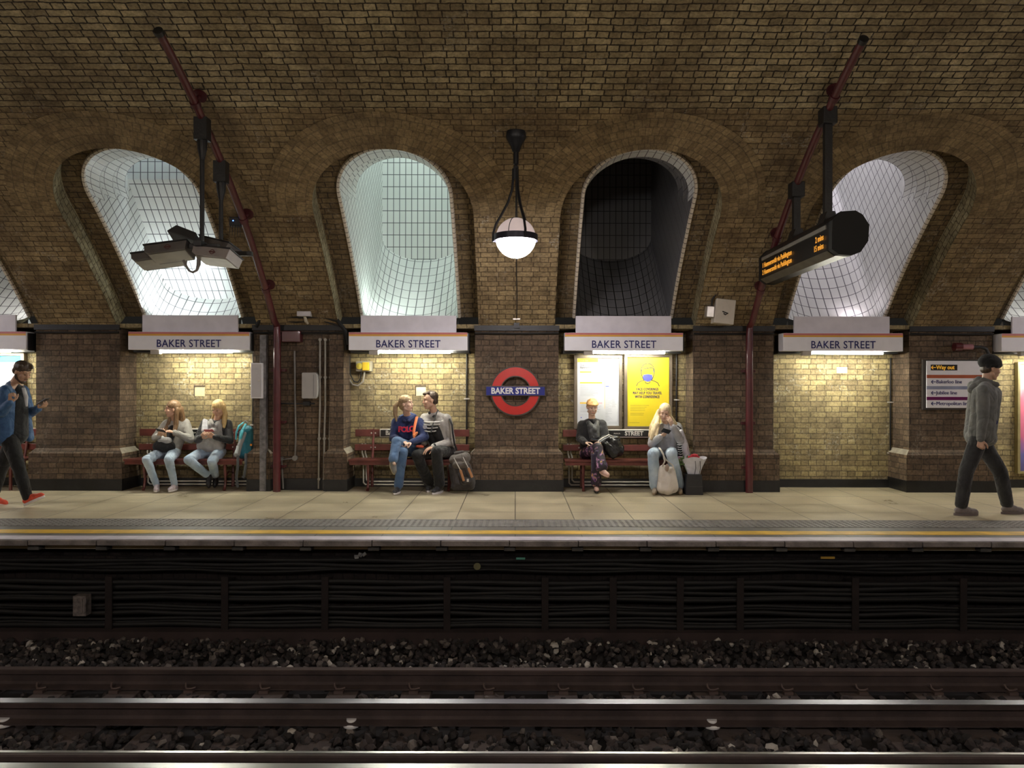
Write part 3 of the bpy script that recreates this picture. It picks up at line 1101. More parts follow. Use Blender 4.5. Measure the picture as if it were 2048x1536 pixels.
# ------------------------------------------------------------------ station name signs with tubes
SD = YW - .12      # front of the signs
TUBE = M('lit_tube', (1, 1, .95), .3, emit=TUBE_E, ecol=(1., .97, .80), var=0)
signs = [(-7.98, -6.955, 0), (256, 499, 1), (697, 935, 2), (1129, 1366, 3), (1566, 1806, 4), (0, 0, 5)]
slab = ['at the far left edge', 'above the two seated women', 'above the young couple',
        'above the two posters', 'above the empty recess', 'at the far right edge']
for (a, b, k) in signs:
    if k == 0:
        x1 = (52 - VPX) * SD / F
        x0 = x1 - 1.71
    elif k == 5:
        x0 = (2003 - VPX) * SD / F
        x1 = x0 + 1.71
    else:
        x0, x1 = (a - VPX) * SD / F, (b - VPX) * SD / F
    zt = EYE + (VPY - 665) * SD / F
    zb_ = EYE + (VPY - 701) * SD / F
    cx = (x0 + x1) / 2
    t = thing('station_name_sign', 'white BAKER STREET name sign with a lit tube below, ' + slab[k], 'sign', (cx, SD, zb_), 'name signs over the recesses')
    mb = MB()
    mb.box(x0, x1, SD, SD + .20, zb_, zt)
    mb.build('sign_box', WHITE_ENAMEL, parent=t, bevel=.006)
    mb = MB()
    mb.box(x0 + .004, x1 - .004, SD - .003, SD + .01, zt - .032, zt - .003)
    mb.build('red_stripe', PINK_RED, parent=t)
    mb = MB()
    mb.box(x0 + .004, x1 - .004, SD - .0035, SD + .01, zt - .056, zt - .03)
    mb.build('orange_stripe', ORANGE, parent=t)
    mb = MB()
    mb.box(x0 - .01, x1 + .012, SD + .17, YR, zb_ - .03, zb_ + .01)
    mb.box(x0 + .02, x1 - .02, SD + .2, SD + .4, zb_, zt - .01)
    mb.box(x1 + .001, x1 + .02, SD + .03, SD + .22, zb_ - .01, zt - .02)
    mb.build('hanging_frame', BLACK, parent=t)
    text_obj('BAKER STREET', .150, BLUE_INK, (cx + .0, SD - .0045, zb_ + .085), parent=t, bold=.0012, xs=.90, spacing=1.05)
    # tube
    tx0, tx1 = cx - .43, cx + .59
    mb = MB()
    mb.tube([(tx0, SD + .06, zb_ - .024), (tx1, SD + .06, zb_ - .024)], .017, 10)
    mb.build('fluorescent_tube', TUBE, parent=t, smooth=True)
    mb = MB()
    mb.box(tx0 - .13, tx0 - .0, SD + .03, SD + .11, zb_ - .06, zb_)
    mb.build('ballast_housing', M('housing_grey', (.4, .37, .33), .5), parent=t, bevel=.004)
    # blank panel above
    pw = (474 - 282) / 2 * SD / F
    pz0, pz1 = zt + .002, EYE + (VPY - 631) * SD / F
    t2 = tag(MB().box(cx - pw + (-.0), cx + pw, SD + .04, SD + .07, pz0, pz1).build('blank_panel', PALE_PANEL, bevel=.003),
             'blank pale lilac panel standing on the name sign ' + slab[k], 'panel', 'blank panels above the name signs')
    # floodlight behind the panel lighting the tiled shaft
    W = SHAFT_W[k + 1]
    if W > 0:
        c = CENT[k + 1]
        fl = thing('shaft_floodlight', 'floodlight hidden behind the blank panel ' + slab[k], 'lamp', (c, 11.0, 2.52), 'floodlights in the light shafts')
        fx = c + {1: .3, 2: -.3, 3: -.35, 5: .3}.get(k + 1, 0)
        mb = MB()
        mb.box(fx - .12, fx + .12, 10.96, 11.04, 2.40, 2.50)
        mb.build('lamp_body', IRON, parent=fl)
        ld = bpy.data.lights.new('shaft_light', 'AREA')
        ld.shape = 'RECTANGLE'
        ld.size, ld.size_y = .22, .06
        ld.energy = W
        ld.color = {2: (.9, .98, 1.0), 3: (.85, 1.0, .9), 5: (1., .86, .93)}.get(k + 1, (1, .95, .9))
        lo = bpy.data.objects.new('shaft_light', ld)
        lo.location = (fx, 10.98, 2.54)
        lo.rotation_euler = (math.radians(160), 0, 0)
        COL.objects.link(lo)
        attach(lo, fl)

# ------------------------------------------------------------------ roundel
rx, rz = at(1031, 782, YW).x, at(1031, 782, YW).z
t = thing('station_roundel', 'red ring and blue bar BAKER STREET roundel on the central pier', 'sign', (rx, YW, rz))
ROUND_RED = M('roundel_red', (.62, .035, .03), .25, var=.05, coat=.3)
ROUND_BLUE = M('roundel_blue', (.02, .03, .25), .25, var=.05, coat=.3)
ROUND_WHITE = M('roundel_white', (.8, .8, .82), .3, var=.02)
RXM = Matrix.Rotation(math.pi / 2, 3, 'X')


def ringmb(r0, r1, y0, y1):
    mb = MB()
    mb.lathe([(r0, -y0), (r1, -y0), (r1, -y1), (r0, -y1), (r0, -y0)], (rx, 0, rz), 64, RXM)
    return mb


ringmb(.215, .345, YW - .06, YW).build('red_ring', ROUND_RED, parent=t, smooth=True)
mb = ringmb(.338, .357, YW - .065, YW)
mb.lathe([(.203, -(YW - .065)), (.218, -(YW - .065)), (.218, -YW), (.203, -YW), (.203, -(YW - .065))], (rx, 0, rz), 64, RXM)
mb.build('ring_edging', M('bronze_edge', (.09, .07, .06), .4, .5), parent=t, smooth=True)
mb = MB()
mb.box(rx - .43, rx + .43, YW - .075, YW - .0, rz - .072, rz + .072)
mb.build('bar_edging', bpy.data.materials['bronze_edge'], parent=t, bevel=.004)
mb = MB()
mb.box(rx - .415, rx + .415, YW - .08, YW - .02, rz - .06, rz + .06)
mb.build('blue_bar', ROUND_BLUE, parent=t, bevel=.003)
text_obj('BAKER STREET', .118, ROUND_WHITE, (rx, YW - .083, rz - .001), parent=t, bold=.0042, xs=.90, spacing=1.0)

# ------------------------------------------------------------------ posters
FRAME = M('bronze_frame', (.20, .165, .125), .4, .6, var=.1)
PAPER = M('white_paper', (.62, .64, .69), .5, var=.03)
PY = M('yellow_paper', (.72, .56, .02), .5, var=.05, vs=3)
INK = M('grey_ink', (.16, .16, .2), .6)
INKL = M('pale_ink', (.42, .44, .5), .6)
PINK = M('pink_ink', (.72, .42, .5), .6)
YINK = M('yellow_ink', (.85, .55, .05), .6)


def posterframe(name, label, x0, x1, y0, y1, D, paper, cat='poster', fw=.045, fm=None, group=None):
    a, b = at(x0, y1, D), at(x1, y0, D)
    t = thing(name, label, cat, ((a.x + b.x) / 2, D, a.z), group)
    mb = MB()
    X0, X1, Z0, Z1 = a.x, b.x, a.z, b.z
    for (p, q, r_, s_) in ((X0 - fw, X0, Z0 - fw, Z1 + fw), (X1, X1 + fw, Z0 - fw, Z1 + fw), (X0, X1, Z0 - fw, Z0), (X0, X1, Z1, Z1 + fw)):
        mb.box(p, q, D - .03, D + .05, r_, s_)
    mb.build('poster_frame', fm or FRAME, parent=t, bevel=.004)
    mb = MB()
    mb.box(X0, X1, D, D + .03, Z0, Z1)
    sh = mb.build('poster_sheet', paper, parent=t)
    return t, sh, X0, X1, Z0, Z1


DP = YR - .06
t, sh, X0, X1, Z0, Z1 = posterframe('notice_poster', 'white train notice poster with yellow headings in a bronze frame, left of the two', 1154, 1238, 716, 851, DP, PAPER)
W_, H_ = X1 - X0, Z1 - Z0


def rect(mb, u0, u1, v0, v1, d=.002):
    """fractions of the sheet, v from the top"""
    mb.box(X0 + u0 * W_, X0 + u1 * W_, DP - d, DP + .001, Z1 - v1 * H_, Z1 - v0 * H_)


mb = MB()
rect(mb, 0.01, .5, .005, .06)
rect(mb, .07, .34, .195, .215)
rect(mb, .07, .60, .355, .375)
rect(mb, .07, .24, .655, .675)
mb.build('yellow_print', YINK, parent=t)['kind'] = 'stuff'
mb = MB()
rect(mb, .34, .58, .195, .215)
rect(mb, .5, .9, .005, .012)
rect(mb, .50, .6, .655, .675)
mb.build('pink_bands', PINK, parent=t)
text_obj('Trains from Baker St to', .062, INK, (X0 + .07 * W_, DP - .003, Z1 - .10 * H_), parent=t, align='LEFT', xs=.6)
text_obj('Hammersmith services', .058, INK, (X0 + .07 * W_, DP - .003, Z1 - .14 * H_), parent=t, align='LEFT', xs=.6)
text_obj('Circle line', .04, INK, (X0 + .05 * W_, DP - .003, Z1 - .035 * H_), parent=t, align='LEFT', xs=.8)
mb = MB()
random.seed(5)
for v in list(np.arange(.23, .33, .017)) + list(np.arange(.39, .56, .015)) + list(np.arange(.69, .8, .017)) + list(np.arange(.84, .95, .03)):
    rect(mb, .08, .08 + random.uniform(.3, .52), v, v + .005)
for v in np.arange(.25, .92, .019):
    rect(mb, .68, .68 + random.uniform(.06, .16), v, v + .005)
    if v < .7:
        rect(mb, .83, .83 + random.uniform(.06, .12), v + .03, v + .035)
rect(mb, .75, .95, .945, .951)
rect(mb, .75, .95, .965, .971)
mb.build('printed_lines', INKL, parent=t)
mb = MB()
rect(mb, .655, .662, .24, .75)
mb.build('route_line', YINK, parent=t)
mb = MB()
rect(mb, .68, .76, .41, .422)
rect(mb, .09, .115, .875, .888)
mb.build('blue_mark', M('blue_ink', (.08, .12, .55), .5), parent=t)

t, sh, X0, X1, Z0, Z1 = posterframe('face_covering_poster', 'yellow poster of a masked figure reading FACE COVERINGS MAY HELP YOU TRAVEL WITH CONFIDENCE', 1254, 1338, 714, 852, DP, PY)
W_, H_ = X1 - X0, Z1 - Z0
INKD = M('dark_ink', (.04, .035, .08), .5)
for (s_, v) in (('FACE COVERINGS', .465), ('MAY HELP YOU TRAVEL', .52), ('WITH CONFIDENCE', .575)):
    text_obj(s_, .058, INKD, ((X0 + X1) / 2 - .01, DP - .003, Z1 - v * H_), parent=t, bold=0, xs=.62, spacing=1.14, fat=.0035)


def PT(u, v, d=.004):
    return (X0 + u * W_, DP - d, Z1 - v * H_)


def line(mb, uv, r=.0045):
    mb.tube([PT(*q) for q in uv], r, 6)


mb = MB()
cu, cv = .49, .19
line(mb, [(cu - .155 * math.cos(a) if True else 0, .185 - .095 * math.sin(a)) for a in [math.pi * q / 16 for q in range(17)]] )
line(mb, [(.335, .185), (.34, .24), (.365, .29), (.40, .33)])
line(mb, [(.645, .185), (.645, .24), (.62, .29), (.585, .33)])
line(mb, [(.345, .20), (.37, .16), (.43, .165), (.52, .155), (.60, .15), (.63, .17), (.64, .2)])
line(mb, [(.43, .35), (.44, .37), (.49, .385), (.54, .37), (.55, .35)])
line(mb, [(.22, .42), (.26, .37), (.33, .345), (.41, .33)])
line(mb, [(.57, .33), (.65, .345), (.73, .37), (.77, .42)])
mb.build('figure_outline', INKD, parent=t)
mb = MB()
mb.poly([PT(*q) for q in ((.385, .255), (.49, .245), (.595, .255), (.605, .29), (.585, .335), (.49, .355), (.40, .335), (.375, .29))])
mb.poly([PT(*q) for q in ((.625, .16), (.645, .18), (.645, .235), (.63, .21))])
mb.build('blue_mask', M('mask_blue', (.08, .09, .72), .5), parent=t)
mb = MB()
for v in (.695, .72, .745, .77, .81, .833):
    rect(mb, .08, .08 + random.uniform(.3, .46), v, v + .006)
rect(mb, .05, .3, .945, .95)
mb.build('printed_lines', M('olive_ink', (.35, .27, .03), .6), parent=t)

# posters cut by the frame edges
t, sh, X0, X1, Z0, Z1 = posterframe('notice_poster', 'white notice poster with a blue heading at the far left edge behind the walking man', -60, 44, 714, 880, DP, PAPER)
W_, H_ = X1 - X0, Z1 - Z0
mb = MB()
rect(mb, .0, 1, .0, .075)
mb.build('blue_heading', M('cyan_ink', (.03, .35, .7), .5), parent=t)
mb = MB()
for v in np.arange(.11, .7, .035):
    rect(mb, .55, .95, v, v + .006)
mb.build('printed_lines', INKL, parent=t)
m_, nt, b_ = new_mat('pink_sky_print')
uvn = nd(nt, 'ShaderNodeTexCoord').outputs['Generated']
sx = nd(nt, 'ShaderNodeSeparateXYZ')
nt.links.new(uvn, sx.inputs[0])
nz = noise_n(nt, uvn, 6, 4)
ad = nd(nt, 'ShaderNodeMath', operation='MULTIPLY_ADD')
nt.links.new(nz.outputs[0], ad.inputs[0])
ad.inputs[1].default_value = .25
nt.links.new(sx.outputs[2], ad.inputs[2])
cr = nd(nt, 'ShaderNodeValToRGB')
els = cr.color_ramp.elements
els[0].position, els[0].color = .12, (.10, .09, .25, 1)
els[1].position, els[1].color = 1.1, (.75, .62, .66, 1)
for p_, c_ in ((.3, (.16, .15, .42, 1)), (.45, (.6, .15, .28, 1)), (.8, (.72, .2, .3, 1))):
    e_ = els.new(p_)
    e_.color = c_
nt.links.new(ad.outputs[0], cr.inputs[0])
nt.links.new(cr.outputs[0], b_.inputs['Base Color'])
b_.inputs['Roughness'].default_value = .3
posterframe('picture_poster', 'tall pink and purple picture poster in a pale gold frame at the right edge', 2038, 2140, 727, 940, DP, m_, fm=M('pale_gold_frame', (.42, .36, .18), .4, .5), fw=.035)

# ------------------------------------------------------------------ way out sign on the right pier
D = YW - .05
a, b = at(1853, 814, D), at(1975, 720, D)
t = thing('way_out_sign', 'white direction sign with Way out and line names on the right pier', 'sign', ((a.x + b.x) / 2, D, a.z))
mb = MB()
mb.box(a.x - .045, b.x + .045, D + .01, YW + .01, a.z - .03, b.z + .02)
mb.build('backing_board', M('dark_board', (.04, .033, .028), .6), parent=t, bevel=.005)
mb = MB()
mb.box(a.x, b.x, D - .005, D + .03, a.z, b.z)
mb.build('sign_plate', WHITE_ENAMEL, parent=t, bevel=.002)
for (y0, y1, col, nm) in ((748, 754.5, (.42, .10, .04), 'brown_band'), (770.5, 777, (.27, .3, .43), 'grey_band'), (792, 798.5, (.14, .005, .09), 'magenta_band')):
    mb = MB()
    mb.box(a.x, b.x, D - .008, D, at(0, y1, D).z, at(0, y0, D).z)
    mb.build(nm, M(nm, col, .4), parent=t)
mb = MB()
q0, q1 = at(1861, 739, D), at(1914, 727.5, D)
mb.box(q0.x, q1.x, D - .008, D, q0.z, q1.z)
mb.build('way_out_plate', M('plate_black', (.012, .01, .01), .4), parent=t)
AMB = M('amber_letters', (.85, .48, .03), .5, emit=.25, ecol=(1, .5, .05))


def arrow(px, py, mat, s_=1.):
    c_ = at(px, py, D - .009)
    mb = MB()
    w = .009 * s_
    mb.box(c_.x - .03 * s_, c_.x + .035 * s_, c_.y - .002, c_.y + .002, c_.z - w / 2, c_.z + w / 2)
    for sg in (-1, 1):
        mt = Matrix.Translation(c_ + Vector((-.03 * s_, 0, 0))) @ Matrix.Rotation(sg * math.radians(45), 4, 'Y')
        mb.box(0, .035 * s_, -.002, .002, -w / 2, w / 2, mt)
    mb.build('arrow', mat, parent=t)


arrow(1867, 733.2, AMB)
text_obj('Way out', .078, AMB, at(1872.5, 733.2, D - .009), parent=t, align='LEFT', bold=.002, xs=.93)
for (s_, py) in (('Bakerloo line', 762), ('Jubilee line', 784), ('Metropolitan line', 805.5)):
    arrow(1867, py, BLUE_INK)
    text_obj(s_, .072, BLUE_INK, at(1872.5, py, D - .007), parent=t, align='LEFT', xs=.95, fat=.001)
# red beacon and hose over the sign
t = thing('fire_bell', 'dark red cylinder with a pale end and a bent black hose above the direction sign', 'beacon', at(1930, 692, YW - .05))
p = at(1925, 692, YW - .07)
mb = MB()
mb.tube([p + Vector((-.12, 0, 0)), p + Vector((-.02, 0, 0))], .06, 16)
mb.build('red_body', RED_PIPE, parent=t, smooth=True)
mb = MB()
mb.tube([p + Vector((-.02, 0, 0)), p + Vector((.14, 0, 0))], .04, 14)
mb.build('pale_sleeve', M('dusty_pink', (.32, .14, .16), .5), parent=t, smooth=True)
mb = MB()
mb.tube([p + Vector((.14, 0, 0)), p + Vector((.26, 0, 0)), p + Vector((.34, .0, -.03)), p + Vector((.37, 0, -.1)), p + Vector((.37, 0, -.25))], .022, 10)
mb.build('hose', BLACK, parent=t, smooth=True)
mb = MB()
mb.box(p.x - .1, p.x + .0, YW - .08, YW + .01, p.z - .02, p.z + .02)
mb.build('wall_bracket', BLACK, parent=t)
# ------------------------------------------------------------------ benches
BOARD_BLACK = M('plate_black_enamel', (.015, .015, .015), .35)
BOLT = M('bolt_steel', (.7, .68, .64), .3, .7)
BW = M('bench_paint', (.13, .034, .028), .32, var=.25, vs=6, coat=.3)


def bench(x0, x1, label, plate):
    t = thing('bench', label, 'bench', ((x0 + x1) / 2, 10.85, 0), 'platform benches')
    for q in range(4):
        y = 10.63 + q * .105
        MB().box(x0, x1, y, y + .095, .425 - .004 * q, .455 - .004 * q).build('seat_slat', BW, parent=t, bevel=.005)
    MB().box(x0 + .01, x1 - .01, 10.645, 10.67, .375, .425).build('seat_rail', BW, parent=t, bevel=.004)
    MB().box(x0, x1, 11.07, 11.095, .545, .635).build('back_slat', BW, parent=t, bevel=.006)
    MB().box(x0, x1, 11.09, 11.115, .75, .855).build('back_slat', BW, parent=t, bevel=.006)
    for X in (x0 + .27, x1 - .27):
        mb = MB()
        pts = [(X, 10.70, .42), (X, 10.69, .3), (X, 10.72, .16), (X, 10.69, .04), (X, 10.66, .015)]
        mb.tube(pts, [.028, .022, .018, .02, .024], 8)
        mb.build('front_leg', MAROON, parent=t, smooth=True)
        mb = MB()
        mb.tube([(X, 10.68, .40), (X, 11.0, .39)], .018, 8)
        mb.tube([(X, 11.0, .02), (X, 11.0, .39), (X, 11.04, .5), (X, 11.11, .86)], [.024, .02, .02, .016], 8)
        mb.build('back_frame', MAROON, parent=t, smooth=True)
        mb = MB()
        mb.tube([(X, 10.71, .2), (X, 10.85, .26), (X, 10.99, .22)], .014, 8)
        mb.build('leg_brace', MAROON, parent=t, smooth=True)
        for z, y in ((.59, 11.068), (.80, 11.088)):
            for dx in (-.03, .03):
                mb = MB()
                mb.lathe([(0, .006), (.010, .003), (.012, -.002), (0, -.002)], (X + dx, y, z), 10, Matrix.Rotation(math.pi / 2, 3, 'X'))
                mb.build('bolt', BOLT, parent=t, smooth=True)
    if plate:
        c, w = plate
        mb = MB()
        mb.box(c - w, c + w, 11.066, 11.09, .74, .865)
        pl = mb.build('name_plate', M('plate_white', (.62, .6, .56), .4), parent=t, bevel=.02)
        mb = MB()
        mb.box(c - w + .014, c + w - .014, 11.061, 11.08, .754, .851)
        mb.build('plate_field', BOARD_BLACK, parent=pl, bevel=.015)
        text_obj('BAKER', .088, bpy.data.materials['plate_white'], (c - .26, 11.058, .803), parent=pl, bold=.003, xs=.95)
        text_obj('STREET', .088, bpy.data.materials['plate_white'], (c + .24, 11.058, .803), parent=pl, bold=.003, xs=.95)
        mb = MB()
        for q in range(4):
            mb.tube([(c - .06 + q * .025, 11.058, .793), (c - .05 + q * .025, 11.058, .812), (c - .04 + q * .025, 11.058, .795)], .0035, 6)
        mb.build('scroll_ornament', bpy.data.materials['plate_white'], parent=pl)
    return t


bench(-5.56, -3.87, 'maroon slatted bench under the two seated women and the teal backpack', (-4.75, .475))
bench(-2.37, -.68, 'maroon slatted bench under the young couple', (-1.53, .475))
bench(.70, 2.38, 'maroon slatted bench under the two posters', (1.51, .475))
mb = MB()
b0 = thing('bench', 'maroon bench end just showing at the far left behind the walking man', 'bench', (-7.8, 10.85, 0), 'platform benches')
MB().box(-8.6, -6.98, 10.63, 11.05, .42, .455).build('seat', BW, parent=b0, bevel=.005)
MB().box(-8.6, -6.98, 11.07, 11.1, .545, .635).build('back_slat', BW, parent=b0, bevel=.005)
MB().box(-8.6, -6.98, 11.09, 11.12, .75, .855).build('back_slat', BW, parent=b0, bevel=.005)
for X in (-8.4, -7.2):
    MB().tube([(X, 10.7, .42), (X, 10.7, .0)], .022, 8).build('leg', MAROON, parent=b0, smooth=True)
    MB().tube([(X, 11.0, .0), (X, 11.0, .42), (X, 11.1, .85)], .02, 8).build('leg', MAROON, parent=b0, smooth=True)

# pale conduits along the foot of three recesses
for (a, b, lab) in ((-5.56, -3.84, 'behind the first bench'), (-2.36, -.68, 'behind the couple\'s bench'), (.70, 2.44, 'below the posters')):
    for q in range(2):
        mb = MB()
        z, xx = .03 + .045 * q, a + .1 + .045 * q
        mb.tube([(xx - .02, YR - .03, .64), (xx - .02, YR - .03, .50), (xx, YR - .035, .44), (xx, YR - .045, z + .03), (xx + .03, YR - .045, z), (b, YR - .045, z)], .0125, 8)
        tag(mb.build('floor_conduit', M('pale_conduit', (.62, .6, .54), .45, .2), smooth=True),
            'pale conduit at the foot of the wall ' + lab + (', upper one' if q else ', lower one'), 'conduit', 'pale conduits along the floor')

# ------------------------------------------------------------------ red pipes
def red_pipe(X, s_end, label, flanges):
    t = thing('red_pipe', label, 'pipe', (X, YW - .1, 0))
    pts = [(X, YW - .115, 0), (X, YW - .115, 1.2), (X, YW - .115, 2.15), (X, YW - .13, 2.35)]
    n = 26
    for q in range(n + 1):
        s = .22 + (s_end - .22) * q / n
        pts.append(vp(X, s, -.135))
    mb = MB()
    rr = [.052, .052, .052, .046] + [.044 - .004 * q / n for q in range(n + 1)]
    mb.tube(pts, rr, 14)
    mb.build('pipe_body', RED_PIPE, parent=t, smooth=True)
    mb = MB()
    e0, e1 = vp(X, s_end - .02, -.135), vp(X, s_end + .03, -.135)
    mb.tube([e0, e1], .046, 14)
    mb.build('end_cap', BLACK, parent=t, smooth=True)
    for z in (.35, .98, 1.72):
        mb = MB()
        mb.box(X - .10, X + .10, YW - .07, YW - .055, z - .02, z + .02)
        mb.box(X - .09, X - .075, YW - .07, YW + .06, z - .015, z + .015)
        mb.box(X + .075, X + .09, YW - .07, YW + .06, z - .015, z + .015)
        mb.build('pipe_bracket', RED_PIPE, parent=t, bevel=.003)
    for s in flanges:
        mb = MB()
        c0, c1 = vp(X + .02, s, .0), vp(X + .02, s, -.03)
        mb.tube([c0, c1], .075, 18)
        mb.tube([c1, vp(X, s, -.1)], .022, 10)
        mb.tube([vp(X, s - .03, -.135), vp(X, s + .03, -.135)], .053, 14)
        mb.build('wall_flange', M('pipe_flange', (.07, .013, .017), .45) if 'pipe_flange' not in bpy.data.materials else bpy.data.materials['pipe_flange'], parent=t, smooth=True)
    return t


red_pipe(-3.375, 4.5, 'dark red pipe running up the pier and over the vault, at left', (.75, 1.9, 3.6))
red_pipe(3.31, 4.42, 'dark red pipe running up the pier and over the vault, beside the departure board', (.75, 1.62, 3.7))

# ------------------------------------------------------------------ departure board
t = thing('departure_board', 'long black hanging departure board with orange dot letters', 'display', (3.35, 8.7, 3.3))
for Y in (7.99, 8.88):
    zt_ = ZC + math.sqrt((R - .14) ** 2 - (Y - YC) ** 2)
    mb = MB()
    mb.box(3.28, 3.36, Y - .03, Y + .03, 3.2, zt_)
    mb.build('hanger', BLACK, parent=t)
    mb = MB()
    mb.box(3.245, 3.395, Y - .08, Y + .08, zt_ - .12, zt_ + .06)
    mb.build('pipe_clamp', BLACK, parent=t, bevel=.01)
    mb = MB()
    mb.prism([(3.24, 3.24), (3.40, 3.24), (3.36, 3.36), (3.28, 3.36)], Y - .09, Y + .09)
    mb.build('hanger_foot', BLACK, parent=t)
oct_ = [(3.185, 2.90), (3.26, 2.845), (3.38, 2.835), (3.47, 2.87), (3.545, 2.98), (3.555, 3.14), (3.49, 3.24), (3.42, 3.28), (3.27, 3.27), (3.19, 3.185)]
mb = MB()
mb.prism(oct_, 7.62, 9.76)
mb.build('housing', M('housing_black', (.007, .007, .008), .4), parent=t)
mb = MB()
oc2 = [(3.365 + (x - 3.365) * 1.02, 3.06 + (z - 3.06) * 1.02) for x, z in oct_]
mb.prism(oc2, 7.55, 7.63)
mb.build('end_cheek', M('cheek_black', (.004, .004, .004), .7), parent=t)
mb = MB()
mb.prism(oc2, 9.75, 9.82)
mb.build('end_cheek', bpy.data.materials['cheek_black'], parent=t)
mb = MB()
mb.poly([(3.180, 7.7, 3.168), (3.180, 9.7, 3.168), (3.1835, 9.7, 3.128), (3.1835, 7.7, 3.128)])
mb.box(3.178, 3.19, 7.7, 9.7, 3.128, 3.165)
mb.build('pale_strip', M('pale_strip_grey', (.30, .29, .26), .35, .3), parent=t)
mb = MB()
mb.poly([(3.179, 7.66, 2.897), (3.179, 9.74, 2.897), (3.257, 9.74, 2.840), (3.257, 7.66, 2.840)])
mb.build('lower_reflector', M('satin_strip', (.25, .24, .2), .3, .7), parent=t)
LED = M('orange_led', (.9, .35, .03), .5, emit=.7, ecol=(1, .42, .05))
TM = Matrix(((0, 0, -1), (-1, 0, 0), (0, 1, 0)))
for (tx, y_, z_, al) in (('1 Hammersmith via Paddington', 9.66, 3.055, 'LEFT'), ('2 Hammersmith via Paddington', 9.66, 2.965, 'LEFT'), ('2 mins', 7.74, 3.055, 'RIGHT'), ('15 mins', 7.74, 2.965, 'RIGHT')):
    text_obj(tx, .088, LED, (3.176, y_, z_), TM, parent=t, align=al, xs=.92, bold=.0008, name='led_line')

# ------------------------------------------------------------------ monitor rig on the left pipe
t = thing('monitor_rig', 'cluster of grey platform monitor boxes hanging on two black poles from the left pipe', 'monitor', (-3.4, 8.3, 4.4))
for Y, zb_ in ((8.08, 3.02), (8.6, 3.02)):
    zt_ = ZC + math.sqrt((R - .14) ** 2 - (Y - YC) ** 2)
    mb = MB()
    mb.tube([(-3.38, Y, zb_), (-3.38, Y, zt_ - .25)], .024, 12)
    mb.build('pole', BLACK, parent=t, smooth=True)
    mb = MB()
    mb.tube([(-3.38, Y, zt_ - .42), (-3.38, Y, zt_ - .30), (-3.38, Y, zt_ - .2)], [.026, .05, .055], 12)
    mb.box(-3.45, -3.31, Y - .06, Y + .06, zt_ - .22, zt_ + .02)
    mb.build('pole_clamp', BLACK, parent=t)
mb = MB()
mb.box(-3.42, -3.34, 7.95, 8.75, 2.99, 3.05)
mb.box(-3.8, -3.2, 8.05, 8.12, 2.98, 3.03)
mb.box(-3.6, -3.0, 8.50, 8.57, 2.98, 3.03)
mb.build('cross_beam', BLACK, parent=t, bevel=.004)
CASE = M('monitor_case_grey', (.13, .12, .115), .45, .2)
CASE2 = M('monitor_case_light', (.30, .27, .26), .45)
TOPD = M('hood_dark', (.03, .03, .032), .5)


def hood(px, py, D, w, h, dp, yaw, roll, mat, name='monitor_case', screen=True):
    c = at(px, py, D)
    mt = Matrix.Translation(c) @ Matrix.Rotation(math.radians(yaw), 4, 'Z') @ Matrix.Rotation(math.radians(roll), 4, 'Y') @ Matrix.Rotation(math.radians(-14), 4, 'X')
    mb = MB()
    mb.prism([(-w / 2, -h / 2 + .03), (-w / 2 + .05, -h / 2), (w / 2 - .02, -h / 2), (w / 2, h / 2), (-w / 2, h / 2)], -dp / 2, dp / 2, mt)
    o = mb.build(name, mat, parent=t, bevel=.004)
    mb = MB()
    mb.box(-w / 2 - .008, w / 2 + .008, -dp / 2 - .01, dp / 2 + .01, h / 2, h / 2 + .014, mt)
    mb.build('case_lid', TOPD, parent=o)
    mb = MB()
    mb.box(-w / 2 + .03, w / 2 - .03, -dp / 2 + .03, dp / 2 - .03, -h / 2 - .004, -h / 2 + .01, mt)
    mb.build('pale_underside', M('underside', (.34, .32, .27), .5), parent=o)
    if screen:
        r0, r1 = .020, .028
        mb = MB()
        m3 = mt @ Matrix.Translation((.02, -dp / 2 - .002, 0)) @ Matrix.Rotation(math.pi / 2, 4, 'X')
        def fn(i, j):
            a = 2 * math.pi * i / 24
            r_ = (r0, r1)[j]
            return m3 @ Vector((r_ * math.cos(a), r_ * math.sin(a), .001))
        mb.quadgrid(fn, 24, 1)
        mb.box(-.036, .036, -.002, .002, -.006, .006, mt @ Matrix.Translation((.02, -dp / 2 - .002, 0)))
        mb.build('small_roundel', M('roundel_maroon', (.10, .03, .03), .4), parent=o)
    return o


hood(341, 507, 8.12, .44, .10, .30, 6, -9, CASE)
hood(320, 521, 8.3, .50, .085, .30, 6, -9, CASE, screen=False)
hood(434, 516, 8.12, .42, .105, .30, -8, 7, CASE2)
hood(440, 498, 8.55, .40, .09, .30, -16, 14, CASE, screen=False)
c = at(372, 478, 8.3)
mb = MB()
mt = Matrix.Translation(c) @ Matrix.Rotation(math.radians(20), 4, 'Y') @ Matrix.Rotation(math.radians(-20), 4, 'X')
mb.prism([(-.16, -.05), (.17, -.05), (.13, .05), (-.10, .055)], -.14, .14, mt)
mb.build('camera_hood', TOPD, parent=t, bevel=.008)
mb = MB()
mb.tube([at(366, 522, 8.1), at(372, 534, 8.1), at(378, 543, 8.1), at(385, 546, 8.1), at(393, 542, 8.1), at(397, 530, 8.1), at(397, 508, 8.1)], [.016, .014, .012, .012, .014, .022, .022], 10)
mb.build('cable_loop', M('loop_grey', (.22, .2, .19), .5), parent=t, smooth=True)
